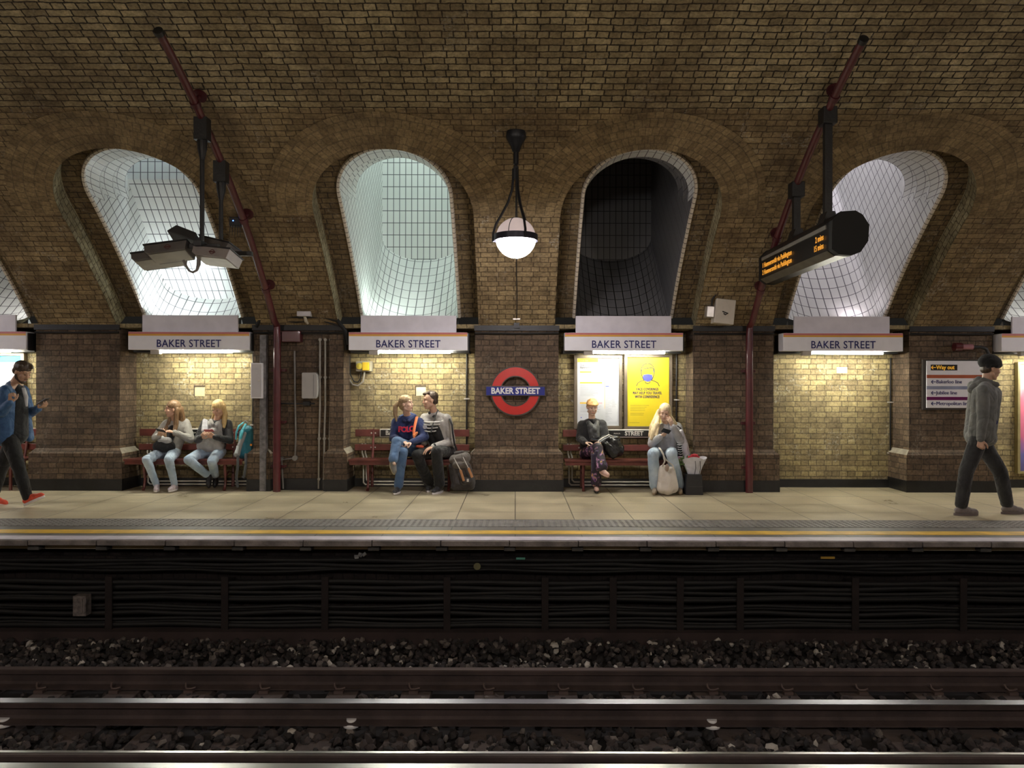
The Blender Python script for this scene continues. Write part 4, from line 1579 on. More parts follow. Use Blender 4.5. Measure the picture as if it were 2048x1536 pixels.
# spiky detector on the left pipe
p = at(472, 446, 9.36)
t = thing('detector', 'small black device with a blue light and spikes on the left red pipe', 'device', p)
mb = MB()
mb.box(p.x - .075, p.x + .075, p.y - .05, p.y + .06, p.z - .05, p.z + .06)
mb.build('device_body', BLACK, parent=t, bevel=.01)
mb = MB()
for q in range(5):
    mb.tube([(p.x - .06 + q * .03, p.y - .04, p.z - .04), (p.x - .07 + q * .034, p.y - .05, p.z - .19)], [.006, .002], 6)
mb.build('spikes', BLACK, parent=t)
mb = MB()
mb.lathe([(0, .009), (.009, 0), (0, -.009)], p + Vector((-.02, -.055, .01)), 10)
mb.build('blue_light', M('blue_led', (.1, .2, 1), .4, emit=6, ecol=(.1, .25, 1)), parent=t)

# ------------------------------------------------------------------ equipment on the pier between the first two benches
def tubeobj(name, label, cat, pts, r, mat, group=None, clips=()):
    mb = MB()
    mb.tube(pts, r, 8)
    return tag(mb.build(name, mat, smooth=True), label, cat, group)


PF = YW + .06
t = tag(MB().box(-3.63, -3.54, YW - .09, YW - .0, 0.0, 2.22).build('cable_trunking', M('worn_grey_trunking', (.17, .165, .17), .6, var=.4, vs=14, bump=.3), bevel=.004),
        'tall worn grey trunking left of the left red pipe', 'trunking')
for q, px in enumerate((645, 655.5, 666)):
    X = (px - VPX) * PF / F
    pts = [(X - .03, PF - .03, 2.18), (X - .028, PF - .03, 1.2), (X - .04, PF - .03, .8), (X - .045, PF - .03, .02)]
    t = thing('conduit', 'pale vertical conduit in the group of three, ' + ('left', 'middle', 'right')[q] + ' one', 'conduit', pts[-1], 'three pale conduits')
    MB().tube(pts, .0135, 8).build('conduit_tube', LEAD, parent=t, smooth=True)
    mb = MB()
    for z in (2.16, 1.62, .74, .16):
        mb.tube([(X - .028 - .01 * (z < .8), PF - .045, z), (X - .028 - .01 * (z < .8), PF + .0, z)], .022, 10)
    mb.build('conduit_saddle', LEAD, parent=t, smooth=True)
X = (591.5 - VPX) * PF / F
t = thing('conduit', 'dull grey conduit with a sideways step, left of the pale wall unit', 'conduit', (X, PF, .4))
MB().tube([(X - .01, PF - .03, 2.0), (X, PF - .03, 1.3), (X + .01, PF - .03, .75), (X, PF - .03, .46), (X - .19, PF - .03, .44), (X - .17, PF - .03, .02)], .014, 8).build('conduit_tube', M('grey_conduit', (.2, .19, .18), .5, .3), parent=t, smooth=True)
mb = MB()
mb.tube([(X, PF - .05, .46), (X, PF, .46)], .038, 14)
mb.build('inspection_box', bpy.data.materials['grey_conduit'], parent=t, smooth=True)
mb = MB()
mb.tube([(X - .19, PF - .05, .45), (X - .19, PF, .45)], .03, 14)
mb.build('inspection_box', bpy.data.materials['grey_conduit'], parent=t, smooth=True)
# pale rounded wall unit
a, b = at(604, 798, PF - .1), at(635.5, 746, PF - .1)
t = thing('wall_unit', 'pale grey rounded unit mounted on the pipe-covered pier', 'box', ((a.x + b.x) / 2, PF, a.z))
mb = MB()
mb.prism([(a.x, a.z + .01), (a.x + .01, a.z), (b.x - .03, a.z + .0), (b.x - .01, a.z + .03), (b.x, a.z + .12), (b.x, b.z - .12), (b.x - .01, b.z - .03), (b.x - .03, b.z), (a.x + .01, b.z), (a.x, b.z - .01)], PF - .12, PF + .001)
mb.build('unit_body', M('pale_grey_plastic', (.40, .385, .37), .4, var=.05), parent=t, bevel=.012)
MB().box(b.x - .055, b.x - .05, PF - .125, PF - .11, a.z + .03, b.z - .03).build('seam', M('seam_grey', (.2, .2, .2), .5), parent=t)
p = at(615, 808, PF - .03)
mb = MB()
mb.box(p.x - .5, p.x + .1, PF - .03, PF, p.z - .012, p.z + .012)
mb.box(p.x - .06, p.x + .04, PF - .05, PF, p.z - .03, p.z + .03, None)
tag(mb.build('dark_shelf', BLACK, bevel=.003), 'thin dark rail crossing the pier below the pale wall unit', 'rail')
a, b = at(563, 685, PF - .12), at(601, 663, PF - .12)
t = thing('red_box', 'dark red box under the cables beside the left red pipe', 'box', ((a.x + b.x) / 2, PF, a.z))
MB().box(a.x, b.x, PF - .14, PF, a.z, b.z).build('box_body', RED_PIPE, parent=t, bevel=.008)
MB().box(a.x + .02, b.x - .02, PF - .145, PF - .13, a.z + .03, a.z + .04).build('box_seam', MAROON, parent=t)
# white cabinet at the corner
a, b = at(501, 798, YW - .14), at(525, 727, YW - .14)
t = thing('cabinet', 'narrow white wall cabinet above the teal backpack', 'cabinet', ((a.x + b.x) / 2, YW, a.z))
MB().box(a.x, b.x, YW - .13, YW + .03, a.z, b.z).build('cabinet_body', WHITE_ENAMEL, parent=t, bevel=.004)
dr = MB().box(a.x + .012, b.x - .02, YW - .14, YW - .128, a.z + .02, b.z - .015).build('door', M('cabinet_door', (.55, .54, .56), .4, var=.04), parent=t, bevel=.002)
MB().lathe([(0, .006), (.012, .004), (.012, -.004), (0, -.004)], (b.x - .05, YW - .145, (a.z + b.z) / 2), 12, Matrix.Rotation(math.pi / 2, 3, 'X')).build('lock', BOLT, parent=dr, smooth=True)
mb = MB()
mb.box(a.x + .03, a.x + .10, YW - .142, YW - .139, b.z - .075, b.z - .07)
mb.box(a.x + .02, a.x + .11, YW - .142, YW - .139, b.z - .09, b.z - .085)
mb.build('printed_lines', INKL, parent=dr)
# cables over that pier
pts = [at(512, 655, YW - .04), at(520, 640, YW - .06), at(545, 632, YW - .09), at(600, 634, YW - .1), at(645, 634, YW - .09), at(675, 642, YW - .06), at(690, 662, YW - .05), at(697, 690, YW - .03)]
tubeobj('cable_bundle', 'thick black cable bundle arching over the pipe-covered pier', 'cable', pts, .028, CAB)
pts = [at(525, 642, YW - .05), at(560, 641, YW - .06), at(590, 645, YW - .06), at(640, 641, YW - .06), at(685, 655, YW - .05), at(692, 700, YW + .01)]
tubeobj('thin_cable', 'thin sagging black cable below the thick bundle', 'cable', pts, .012, CAB)
p = at(609, 629, YW - .16)
t = thing('small_camera', 'small pale box camera standing on the cable bundle', 'camera', p)
MB().box(p.x - .095, p.x + .095, p.y - .06, p.y + .12, p.z - .035, p.z + .035).build('camera_body', M('camera_pale', (.55, .53, .55), .4), parent=t, bevel=.006)
MB().tube([p + Vector((0, 0, -.035)), p + Vector((.02, 0, -.1)), p + Vector((.03, .05, -.13))], [.02, .025, .015], 8).build('camera_mount', M('mount_cream', (.5, .45, .35), .6), parent=t, smooth=True)
MB().tube([p + Vector((-.02, .03, .03)), p + Vector((-.02, .0, .2))], .005, 6).build('aerial', BLACK, parent=t)
# conduits at the right of each recess
for (px, y0, y1, lab) in ((506, 704, 900, 'dropping from the first name sign behind the backpack'), (933.5, 706, 968, 'right of the young couple'), (1353, 708, 968, 'right of the yellow poster'), (1781, 714, 968, 'down the right of the empty recess')):
    q0, q1 = at(px, y0, YR - .02), at(px, y1, YR - .02)
    q1.z = max(q1.z, .02)
    t = thing('vertical_conduit', 'thin black conduit ' + lab, 'conduit', q1)
    MB().tube([q0, q1], .013, 8).build('conduit_tube', BLACK, parent=t, smooth=True)
    mb = MB()
    for f in (.35, .75):
        m_ = q0.lerp(q1, f)
        mb.box(m_.x - .04, m_.x + .04, m_.y - .015, m_.y + .02, m_.z - .01, m_.z + .01)
    mb.build('saddle', BOLT, parent=t)
# yellow emergency call unit
a, b = at(711.5, 743.5, YR - .1), at(743, 723, YR - .1)
t = thing('call_unit', 'small grey unit with yellow dial and yellow lid, under the second sign', 'box', ((a.x + b.x) / 2, YR, a.z))
MB().box(a.x, b.x, YR - .1, YR, a.z, b.z).build('unit_body', M('unit_beige', (.35, .33, .27), .5), parent=t, bevel=.006)
MB().box(a.x + .1, b.x - .03, YR - .13, YR - .1, a.z + .015, b.z - .015).build('yellow_lid', M('signal_yellow', (.75, .5, .03), .35), parent=t, bevel=.006)
MB().lathe([(0, .03), (.045, .022), (.05, 0), (0, 0)], (a.x + .055, YR - .1, (a.z + b.z) / 2), 24, Matrix.Rotation(math.pi / 2, 3, 'X')).build('yellow_dial', M('dull_yellow', (.6, .5, .08), .35), parent=t, smooth=True)
tubeobj('hanging_cable', 'grey cable hanging in a loop from the yellow call unit', 'cable',
        [at(696, 715, YR - .06), at(696, 755, YR - .06), at(705, 770, YR - .06), at(716, 772, YR - .06), at(726, 764, YR - .06), at(729, 744, YR - .06)], .014, LEAD)
tubeobj('hanging_cable', 'black cable making the inner loop below the yellow call unit', 'cable',
        [at(699, 712, YR - .08), at(700, 748, YR - .08), at(708, 764, YR - .08), at(716, 765, YR - .08), at(721, 758, YR - .08), at(722, 744, YR - .08)], .01, CAB)
# square patches in the brickwork
for (x0, x1, y0, y1, lab, col) in ((390, 410, 774, 794, 'pale square brick patch with a dark top above the two women', (.55, .46, .28)), (832.5, 852, 773, 792, 'pale yellow square patch in the wall above the young man', (.68, .62, .42)),
                                   (1673, 1694, 733, 745, 'small grey plate on the wall of the empty recess', (.36, .37, .37))):
    a, b = at(x0, y1, YR), at(x1, y0, YR)
    t = thing('wall_patch', lab, 'patch', ((a.x + b.x) / 2, YR, a.z))
    MB().box(a.x, b.x, YR - .008, YR + .01, a.z, b.z).build('patch_face', M('patch_' + str(x0), col, .8, var=.15, bump=.4), parent=t)
    if x0 < 1600:
        mb = MB()
        mb.box(a.x - .01, b.x + .005, YR - .02, YR + .01, b.z, b.z + .014)
        mb.box(a.x - .012, a.x, YR - .014, YR + .01, a.z, b.z)
        mb.build('patch_edge', M('patch_edge_dark', (.06, .04, .03), .8), parent=t)
# box on the vault above the third pier
p = at(1447, 623, 10.42)
t = thing('vault_box', 'cream box with a small silver box on the vault beside the right red pipe', 'box', p)
mt = Matrix.Translation(p) @ Matrix.Rotation(math.radians(6), 4, 'Y')
MB().box(-.135, .135, -.08, .12, -.17, .17, mt).build('box_body', M('cream_box', (.55, .50, .42), .5, var=.08), parent=t, bevel=.008)
mt2 = Matrix.Translation(at(1419.5, 623, 10.42)) @ Matrix.Rotation(math.radians(4), 4, 'Y')
MB().box(-.05, .05, -.04, .1, -.075, .075, mt2).build('small_box', M('silver_box', (.6, .58, .56), .3, .6), parent=t, bevel=.006)
MB().tube([p + Vector((-.02, -.085, -.03)), p + Vector((-.01, -.12, -.05)), p + Vector((.03, -.1, -.03)), p + Vector((-.04, -.085, .0))], .008, 6).build('cable_knot', BLACK, parent=t, smooth=True)
pts = [at(1423, 612, 10.4), at(1424, 598, 10.38), at(1432, 587, 10.35), at(1450, 583, 10.33), at(1480, 583, 10.33), at(1508, 584, 10.33)]
tubeobj('thin_cable', 'black cable curving from the cream vault box to the right red pipe', 'cable', pts, .012, BLACK)
# ------------------------------------------------------------------ organic shapes
def cap_mesh(a, ra, b, rb, n=14, m=5):
    a, b = Vector(a), Vector(b)
    d = b - a
    L = d.length
    d = d.normalized() if L > 1e-6 else Vector((0, 0, 1))
    q = Vector((0, 0, 1)).rotation_difference(d).to_matrix()
    prof = []
    for i in range(m + 1):
        t = -math.pi / 2 + math.pi / 2 * i / m
        prof.append((ra * math.cos(t), ra * math.sin(t)))
    for i in range(m + 1):
        t = math.pi / 2 * i / m
        prof.append((rb * math.cos(t), L + rb * math.sin(t)))
    V, Fc = [], []
    for (r, z) in prof:
        for k in range(n):
            t = 2 * math.pi * k / n
            V.append(a + q @ Vector((max(r, 1e-4) * math.cos(t), max(r, 1e-4) * math.sin(t), z)))
    P = len(prof)
    for j in range(P - 1):
        for k in range(n):
            l = (k + 1) % n
            Fc.append((j * n + k, j * n + l, (j + 1) * n + l, (j + 1) * n + k))
    Fc.append(tuple(range(n))[::-1])
    Fc.append(tuple((P - 1) * n + k for k in range(n)))
    return V, Fc


def ell_mesh(c, r, Mx=None, n=18, m=10):
    V, Fc = [], []
    for j in range(m + 1):
        t = -math.pi / 2 + math.pi * j / m
        for k in range(n):
            u = 2 * math.pi * k / n
            ct = max(math.cos(t), 1e-3)
            p = Vector((r[0] * ct * math.cos(u), r[1] * ct * math.sin(u), r[2] * math.sin(t)))
            if Mx is not None:
                p = Mx @ p
            V.append(Vector(c) + p)
    for j in range(m):
        for k in range(n):
            l = (k + 1) % n
            Fc.append((j * n + k, j * n + l, (j + 1) * n + l, (j + 1) * n + k))
    Fc.append(tuple(range(n))[::-1])
    Fc.append(tuple(m * n + k for k in range(n)))
    return V, Fc


def organic(name, prims, mat, parent=None, voxel=.008, smooth=4, wrinkle=0., wscale=.09, fac=.5, dec=None, origin=None):
    V, Fc = [], []
    for p in prims:
        v, f = cap_mesh(*p[1:]) if p[0] == 'c' else ell_mesh(*p[1:])
        o = len(V)
        V += [tuple(q) for q in v]
        Fc += [tuple(i + o for i in t) for t in f]
    me = bpy.data.meshes.new(name)
    me.from_pydata(V, [], Fc)
    o = bpy.data.objects.new(name, me)
    COL.objects.link(o)
    rm = o.modifiers.new('r', 'REMESH')
    rm.mode = 'VOXEL'
    rm.voxel_size = voxel
    sm = o.modifiers.new('s', 'SMOOTH')
    sm.factor = fac
    sm.iterations = smooth
    if wrinkle:
        tx = bpy.data.textures.get('wr%g' % wscale)
        if tx is None:
            tx = bpy.data.textures.new('wr%g' % wscale, 'CLOUDS')
            tx.noise_scale = wscale
            tx.noise_depth = 2
        dp = o.modifiers.new('d', 'DISPLACE')
        dp.texture = tx
        dp.texture_coords = 'GLOBAL'
        dp.strength = wrinkle
        dp.mid_level = .5
    dg = bpy.context.evaluated_depsgraph_get()
    me2 = bpy.data.meshes.new_from_object(o.evaluated_get(dg))
    bpy.data.objects.remove(o)
    bpy.data.meshes.remove(me)
    me2.name = name
    me2.materials.clear()
    me2.materials.append(mat)
    me2.polygons.foreach_set('use_smooth', [True] * len(me2.polygons))
    o2 = bpy.data.objects.new(name, me2)
    COL.objects.link(o2)
    if parent is not None:
        attach(o2, parent)
    return o2


def C(a, ra, b, rb):
    return ('c', a, ra, b, rb)


def E(c, r, Mx=None):
    return ('e', c, r, Mx)


def cloth(name, col, rough=.9, var=.12, vs=5, fold=.35, fs=14, col2=None, stretch=None, crease=1.):
    m = M(name, col, rough, var=var, vs=vs, bump=fold, bs=fs * 6, col2=col2, stretch=stretch)
    nt = m.node_tree
    b = nt.nodes['Principled BSDF']
    old = b.inputs['Normal'].links[0].from_socket
    tc = nd(nt, 'ShaderNodeTexCoord').outputs['Object']
    n = noise_n(nt, tc, 6.5, 1.5, .45, .5)
    a1 = nd(nt, 'ShaderNodeMath', operation='MULTIPLY_ADD')
    nt.links.new(n.outputs[0], a1.inputs[0])
    a1.inputs[1].default_value = 2
    a1.inputs[2].default_value = -1
    a2 = nd(nt, 'ShaderNodeMath', operation='ABSOLUTE')
    nt.links.new(a1.outputs[0], a2.inputs[0])
    a3 = nd(nt, 'ShaderNodeMath', operation='POWER')
    nt.links.new(a2.outputs[0], a3.inputs[0])
    a3.inputs[1].default_value = .8
    bp = nd(nt, 'ShaderNodeBump')
    bp.inputs['Strength'].default_value = .38 * crease
    bp.inputs['Distance'].default_value = .05
    nt.links.new(a3.outputs[0], bp.inputs['Height'])
    nt.links.new(old, bp.inputs['Normal'])
    nt.links.new(bp.outputs[0], b.inputs['Normal'])
    b.inputs['Sheen Weight'].default_value = .15
    return m


def skin_mat(name, col):
    m, nt, b = new_mat(name)
    tc = nd(nt, 'ShaderNodeTexCoord').outputs['Object']
    n = noise_n(nt, tc, 30, 3)
    c = ramp(nt, n.outputs[0], .3, tuple(x * .9 for x in col), .7, tuple(min(1, x * 1.08) for x in col))
    nt.links.new(c, b.inputs['Base Color'])
    b.inputs['Roughness'].default_value = .5
    b.inputs['Subsurface Weight'].default_value = .08
    b.inputs['Subsurface Radius'].default_value = (.02, .008, .004)
    return m


def hair_mat(name, c1, c2):
    m, nt, b = new_mat(name)
    tc = nd(nt, 'ShaderNodeTexCoord').outputs['Object']
    mp = nd(nt, 'ShaderNodeMapping')
    mp.inputs['Scale'].default_value = (1, 1, .12)
    nt.links.new(tc, mp.inputs[0])
    n = noise_n(nt, mp.outputs[0], 90, 4, .6, .5)
    c = ramp(nt, n.outputs[0], .35, c1, .65, c2)
    nt.links.new(c, b.inputs['Base Color'])
    b.inputs['Roughness'].default_value = .42
    bp = nd(nt, 'ShaderNodeBump')
    bp.inputs['Strength'].default_value = .8
    bp.inputs['Distance'].default_value = .006
    nt.links.new(n.outputs[0], bp.inputs['Height'])
    nt.links.new(bp.outputs[0], b.inputs['Normal'])
    return m


LIPS = M('lips', (.46, .20, .16), .45)
EYEW = M('eye_white', (.7, .68, .66), .25)
EYED = M('eye_iris', (.04, .025, .02), .2)


def head_frame(c, yaw, pitch, roll=0):
    y, p = math.radians(yaw), math.radians(pitch)
    f = Vector((math.sin(y) * math.cos(p), -math.cos(y) * math.cos(p), math.sin(p)))
    side = f.cross(Vector((0, 0, 1))).normalized()
    side = (Quaternion(f, math.radians(roll)) @ side)
    up = side.cross(f).normalized()
    Mx = Matrix((side, f, up)).transposed()     # columns side, forward, up
    return Mx


def hand_prims(wr, d, n, curl=.5, ts=1, s=1., spread=.12):
    d = Vector(d).normalized()
    n = (Vector(n) - d * Vector(n).dot(d)).normalized()
    sd = d.cross(n).normalized()
    P = []
    wr = Vector(wr)
    offs = (.032, .011, -.010, -.029)      # index .. little along thumb side
    lens = (.92, 1.0, .94, .76)
    cu = curl if isinstance(curl, (list, tuple)) else [curl] * 4
    for i in range(4):
        o = sd * (offs[i] * ts * s)
        base = wr + o + d * (.088 - .006 * abs(i - 1)) * s
        P.append(C(wr + o * .6 + d * .012 * s, .0145 * s, base, .0118 * s))
        p = base
        ang = 0
        for j, (L, r0, r1) in enumerate(((.041, .0096, .0088), (.026, .0088, .0080), (.021, .0080, .0068))):
            ang += cu[i] * (.75, 1.0, .7)[j]
            fan = Quaternion(n, -ts * spread * (1.2 - .8 * i)) @ d if cu[i] < 1.1 else d
            dirv = fan * math.cos(ang) + n * math.sin(ang)
            q = p + dirv * L * lens[i] * s
            P.append(C(p, r0 * s, q, r1 * s))
            p = q
    tb = wr + sd * .024 * ts * s + d * .018 * s + n * .006 * s
    t1 = tb + (d * .55 + sd * ts * .65 + n * .35).normalized() * .045 * s
    t2 = t1 + (d * .8 + sd * ts * .25 + n * .45).normalized() * .032 * s
    t3 = t2 + (d * .85 + sd * ts * .0 + n * .4).normalized() * .024 * s
    P += [C(tb, .0155 * s, t1, .0118 * s), C(t1, .0112 * s, t2, .0098 * s), C(t2, .0098 * s, t3, .008 * s)]
    return P


def shoe(t, an, toe, mat, sole_mat, s=1., name='shoe', pitch=None, ankle=True, low=False, laces=None):
    an, toe = Vector(an), Vector(toe)
    d = toe - an
    fl = Vector((d.x, d.y, 0))
    if fl.length < .02:
        fl = Vector((0, -1, 0))
    fl.normalize()
    p = math.radians(pitch or 0)
    fwd = fl * math.cos(p) + Vector((0, 0, math.sin(p)))
    up = Vector((0, 0, 1)) * math.cos(p) - fl * math.sin(p)
    side = fwd.cross(up)
    heel = an - up * (.055 * s) - fwd * .035 * s       # bottom centre at the heel
    P = [C(heel + up * .03 * s, .036 * s, heel + fwd * .10 * s + up * .030 * s, .040 * s),
         C(heel + fwd * .08 * s + up * .028 * s, .040 * s, heel + fwd * .185 * s + up * .018 * s, .034 * s),
         C(heel + fwd * .13 * s + side * .012 + up * .016, .03 * s, heel + fwd * .2 * s + up * .014, .026 * s)]
    if not low:
        P += [C(heel + up * .04 * s + fwd * .02 * s, .038 * s, an + up * .01 * s, .042 * s),
              C(an + up * .0 + fwd * .01, .038 * s, heel + fwd * .12 * s + up * .04 * s, .03 * s)]
    sh = organic(name, P, mat, t, voxel=.0065, smooth=3)
    Mx = Matrix((side, fwd, up)).transposed()
    out = []
    for k in range(28):
        a = 2 * math.pi * k / 28
        x, y = math.cos(a) * .042 * s, .09 * s + math.sin(a) * .135 * s
        if y < .05 * s:
            x *= .86
        out.append((x, y))
    mb = MB()
    base = heel
    lo = [base + Mx @ Vector((x, y, -.022 * s)) for x, y in out]
    hi = [base + Mx @ Vector((x * 1.0, y, .004 * s)) for x, y in out]
    mb.poly(lo[::-1])
    mb.poly(hi)
    for k in range(28):
        mb.poly([lo[k], lo[(k + 1) % 28], hi[(k + 1) % 28], hi[k]])
    mb.build('sole', sole_mat, parent=sh, smooth=False, bevel=.003)
    if laces:
        mb = MB()
        for q in range(4):
            c = heel + fwd * (.075 + .022 * q) * s + up * (.072 - .008 * q) * s
            mb.tube([c - side * .022 * s - up * .006, c + up * .004, c + side * .022 * s - up * .006], .004 * s, 6)
        mb.build('laces', laces, parent=sh, smooth=True)
    return sh


def person(label, J, skin, s=1., yaw=0, pitch=0, roll=0, hands=(), beard=None, group=None, face=True, headr=1.08, bodyw=.86):
    """J: joints in the place. Returns the thing and the head's frame. The whole body is one continuous mesh."""
    base = Vector(((J['hipa'].x + J['hipb'].x) / 2, J['hipa'].y, 0))
    t = thing('person', label, 'person', base, group)
    Hc = J['head']
    Mx = head_frame(Hc, yaw, pitch, roll)
    h = s * headr

    def W(x, y, z):
        return Hc + Mx @ (Vector((x, y, z)) * h)
    P = [E(W(0, -.012, .032), (.076 * h, .094 * h, .086 * h), Mx), E(W(0, .022, -.035), (.060 * h, .064 * h, .078 * h), Mx),
         E(W(0, .058, -.092), (.024 * h, .020 * h, .018 * h), Mx), C(W(0, .083, .014), .007 * h, W(0, .097, -.022), .0105 * h), C(W(-.009, .088, -.026), .006 * h, W(.009, .088, -.026), .006 * h),
         C(W(-.034, .070, .034), .013 * h, W(.034, .070, .034), .013 * h),
         E(W(-.036, .056, -.022), (.026 * h, .026 * h, .026 * h)), E(W(.036, .056, -.022), (.026 * h, .026 * h, .026 * h)),
         E(W(0, .078, -.058), (.023 * h, .012 * h, .012 * h), Mx),
         E(W(-.073, -.008, -.006), (.009 * h, .016 * h, .027 * h), Mx), E(W(.073, -.008, -.006), (.009 * h, .016 * h, .027 * h), Mx),
         C(W(-.05, .0, -.06), .022 * h, W(-.012, .055, -.094), .018 * h), C(W(.05, .0, -.06), .022 * h, W(.012, .055, -.094), .018 * h)]
    nk = J['neck']
    P += [C(nk, .056 * s, W(0, -.022, -.05), .052 * s)]
    sa, sb, ha, hb = J['sha'], J['shb'], J['hipa'], J['hipb']
    mid = (sa + sb) / 2
    pel = (ha + hb) / 2
    P += [C(sa.lerp(mid, .12), .052 * s, nk - Vector((0, 0, .02)), .06 * s), C(sb.lerp(mid, .12), .052 * s, nk - Vector((0, 0, .02)), .06 * s)]
    for S_, H_ in ((sa, ha), (sb, hb)):
        P += [C(S_.lerp(mid, .4) - Vector((0, 0, .06)), .088 * s * bodyw, H_.lerp(pel, .35) + Vector((0, 0, .06)), .095 * s * bodyw)]
    P += [C(ha.lerp(pel, .2), .09 * s, hb.lerp(pel, .2), .09 * s)]
    for k in 'ab':
        P += [C(J['sh' + k], .048 * s, J['el' + k], .037 * s), C(J['el' + k], .037 * s, J['wr' + k], .025 * s)]
        P += [C(J['hip' + k], .078 * s, J['kn' + k], .055 * s), C(J['kn' + k], .052 * s, J['an' + k].lerp(J['kn' + k], .55), .050 * s),
              C(J['an' + k].lerp(J['kn' + k], .55), .050 * s, J['an' + k], .033 * s)]
        to = J['toe' + k]
        P += [C(J['an' + k] - Vector((0, 0, .02)), .028 * s, J['an' + k].lerp(to, .4) + Vector((0, 0, .005)), .022 * s)]
    for hd in hands:
        P += hand_prims(*hd)
    body = organic('body', P, skin, t, voxel=.0048, smooth=3)
    me = body.data
    me.materials.append(LIPS)
    lipc = W(0, .09, -.058)
    Mi = Mx.transposed()
    for p in me.polygons:
        c = p.center - (body.matrix_basis @ lipc if False else lipc)
        l = Mi @ c
        if abs(l.z) < .006 * h and abs(l.x) < .019 * h and abs(l.y) < .02:
            p.material_index = 1
    # narrow dark eyes under the brows
    for sx in (-1, 1):
        mb = MB()
        mb.tube([W(sx * .018, .0835, .010), W(sx * .026, .0865, .0085), W(sx * .034, .0845, .0085), W(sx * .041, .079, .0105)], [.0022 * h, .0046 * h, .0046 * h, .002 * h], 8)
        mb.build('eye', EYED, parent=t, smooth=True)
    return t, W, Mx, h


def brows(t, W, h, mat):
    for sx in (-1, 1):
        mb = MB()
        mb.tube([W(sx * .014, .0825, .033), W(sx * .030, .0815, .037), W(sx * .044, .073, .032)], .0032 * h, 6)
        mb.build('eyebrow', mat, parent=t, smooth=True)


def hair_cap(W, Mx, h, fr=0, lo=0):
    return [E(W(0, -.018 + fr, .048), (.084 * h, .099 * h, .088 * h), Mx), E(W(0, -.050, -.005 + lo), (.078 * h, .068 * h, .085 * h), Mx)]


def top(t, J, name, mat, s=1., r=1., sl=1., collar=.07, hem=.0, wr_end=.96, wrinkle=.012, elbow=1., hem_r=.115):
    sa, sb, ha, hb, nk = J['sha'], J['shb'], J['hipa'], J['hipb'], J['neck']
    mid, pel = (sa + sb) / 2, (ha + hb) / 2
    P = [C(sa.lerp(mid, .1), .066 * s * r, nk - Vector((0, 0, .03)), collar * s), C(sb.lerp(mid, .1), .066 * s * r, nk - Vector((0, 0, .03)), collar * s)]
    for S_, H_ in ((sa, ha), (sb, hb)):
        P += [C(S_.lerp(mid, .36) - Vector((0, 0, .06)), .108 * s * r, H_.lerp(pel, .3) + Vector((0, 0, .05 - hem)), hem_r * s * r)]
    P += [C(mid - Vector((0, 0, .12)), .105 * s * r, pel + Vector((0, 0, .09 - hem)), hem_r * s * r)]
    for k in 'ab':
        P += [C(J['sh' + k], .068 * s * sl, J['el' + k], .056 * s * sl * elbow), C(J['el' + k], .056 * s * sl * elbow, J['el' + k].lerp(J['wr' + k], wr_end), .040 * s * sl)]
    return organic(name, P, mat, t, voxel=.009, smooth=5, wrinkle=wrinkle, wscale=.07)


def trousers(t, J, name, mat, s=1., r=1., cuff=.055, wrinkle=.009, end=.93, calf=.062, knee=.072):
    ha, hb = J['hipa'], J['hipb']
    P = [C(ha.lerp(hb, .1), .108 * s, hb.lerp(ha, .1), .108 * s)]
    for k in 'ab':
        P += [C(J['hip' + k], .098 * s * r, J['kn' + k], knee * s * r),
              C(J['kn' + k], knee * .97 * s * r, J['kn' + k].lerp(J['an' + k], .5), calf * s * r),
              C(J['kn' + k].lerp(J['an' + k], .5), calf * s * r, J['kn' + k].lerp(J['an' + k], end), cuff * s * r)]
    return organic(name, P, mat, t, voxel=.009, smooth=5, wrinkle=wrinkle, wscale=.06)


def phone(label, c, n, up, col=(.012, .012, .014), size=(.072, .148), edge=None):
    """thin slab: n = screen normal, up = long axis"""
    n, up = Vector(n).normalized(), Vector(up)
    up = (up - n * up.dot(n)).normalized()
    sd = up.cross(n)
    Mx = Matrix((sd, n, up)).transposed().to_4x4()
    mt = Matrix.Translation(Vector(c)) @ Mx
    t = thing('phone', label, 'phone', c)
    w, l = size
    MB().box(-w / 2, w / 2, -.0045, .0045, -l / 2, l / 2, mt).build('phone_case', M('phone_case_' + label[:6], col, .3), parent=t, bevel=.004)
    MB().box(-w / 2 + .004, w / 2 - .004, .0045, .0055, -l / 2 + .006, l / 2 - .006, mt).build('screen', M('phone_screen', (.02, .02, .025), .15, emit=.5, ecol=(.5, .6, .8)), parent=t)
    return t


def joints(ground='ab', **k):
    J_ = {n: at(*v) for n, v in k.items()}
    for g in ground:
        J_['an' + g].z = .083
    return J_


SKIN = skin_mat('skin_fair', (.62, .38, .27))
SKIN_P = skin_mat('skin_pale', (.66, .44, .33))
SKIN_T = skin_mat('skin_tan', (.50, .30, .20))
JEAN = cloth('light_blue_denim', (.30, .40, .52), col2=(.50, .60, .70), vs=4)
JEAN2 = cloth('mid_blue_denim', (.06, .12, .24), col2=(.11, .19, .33), vs=4)
BLACKC = cloth('black_cloth', (.012, .012, .014), var=.2)
DOWN = Vector((0, 0, -1))
TOCAM = Vector((0, -1, 0))

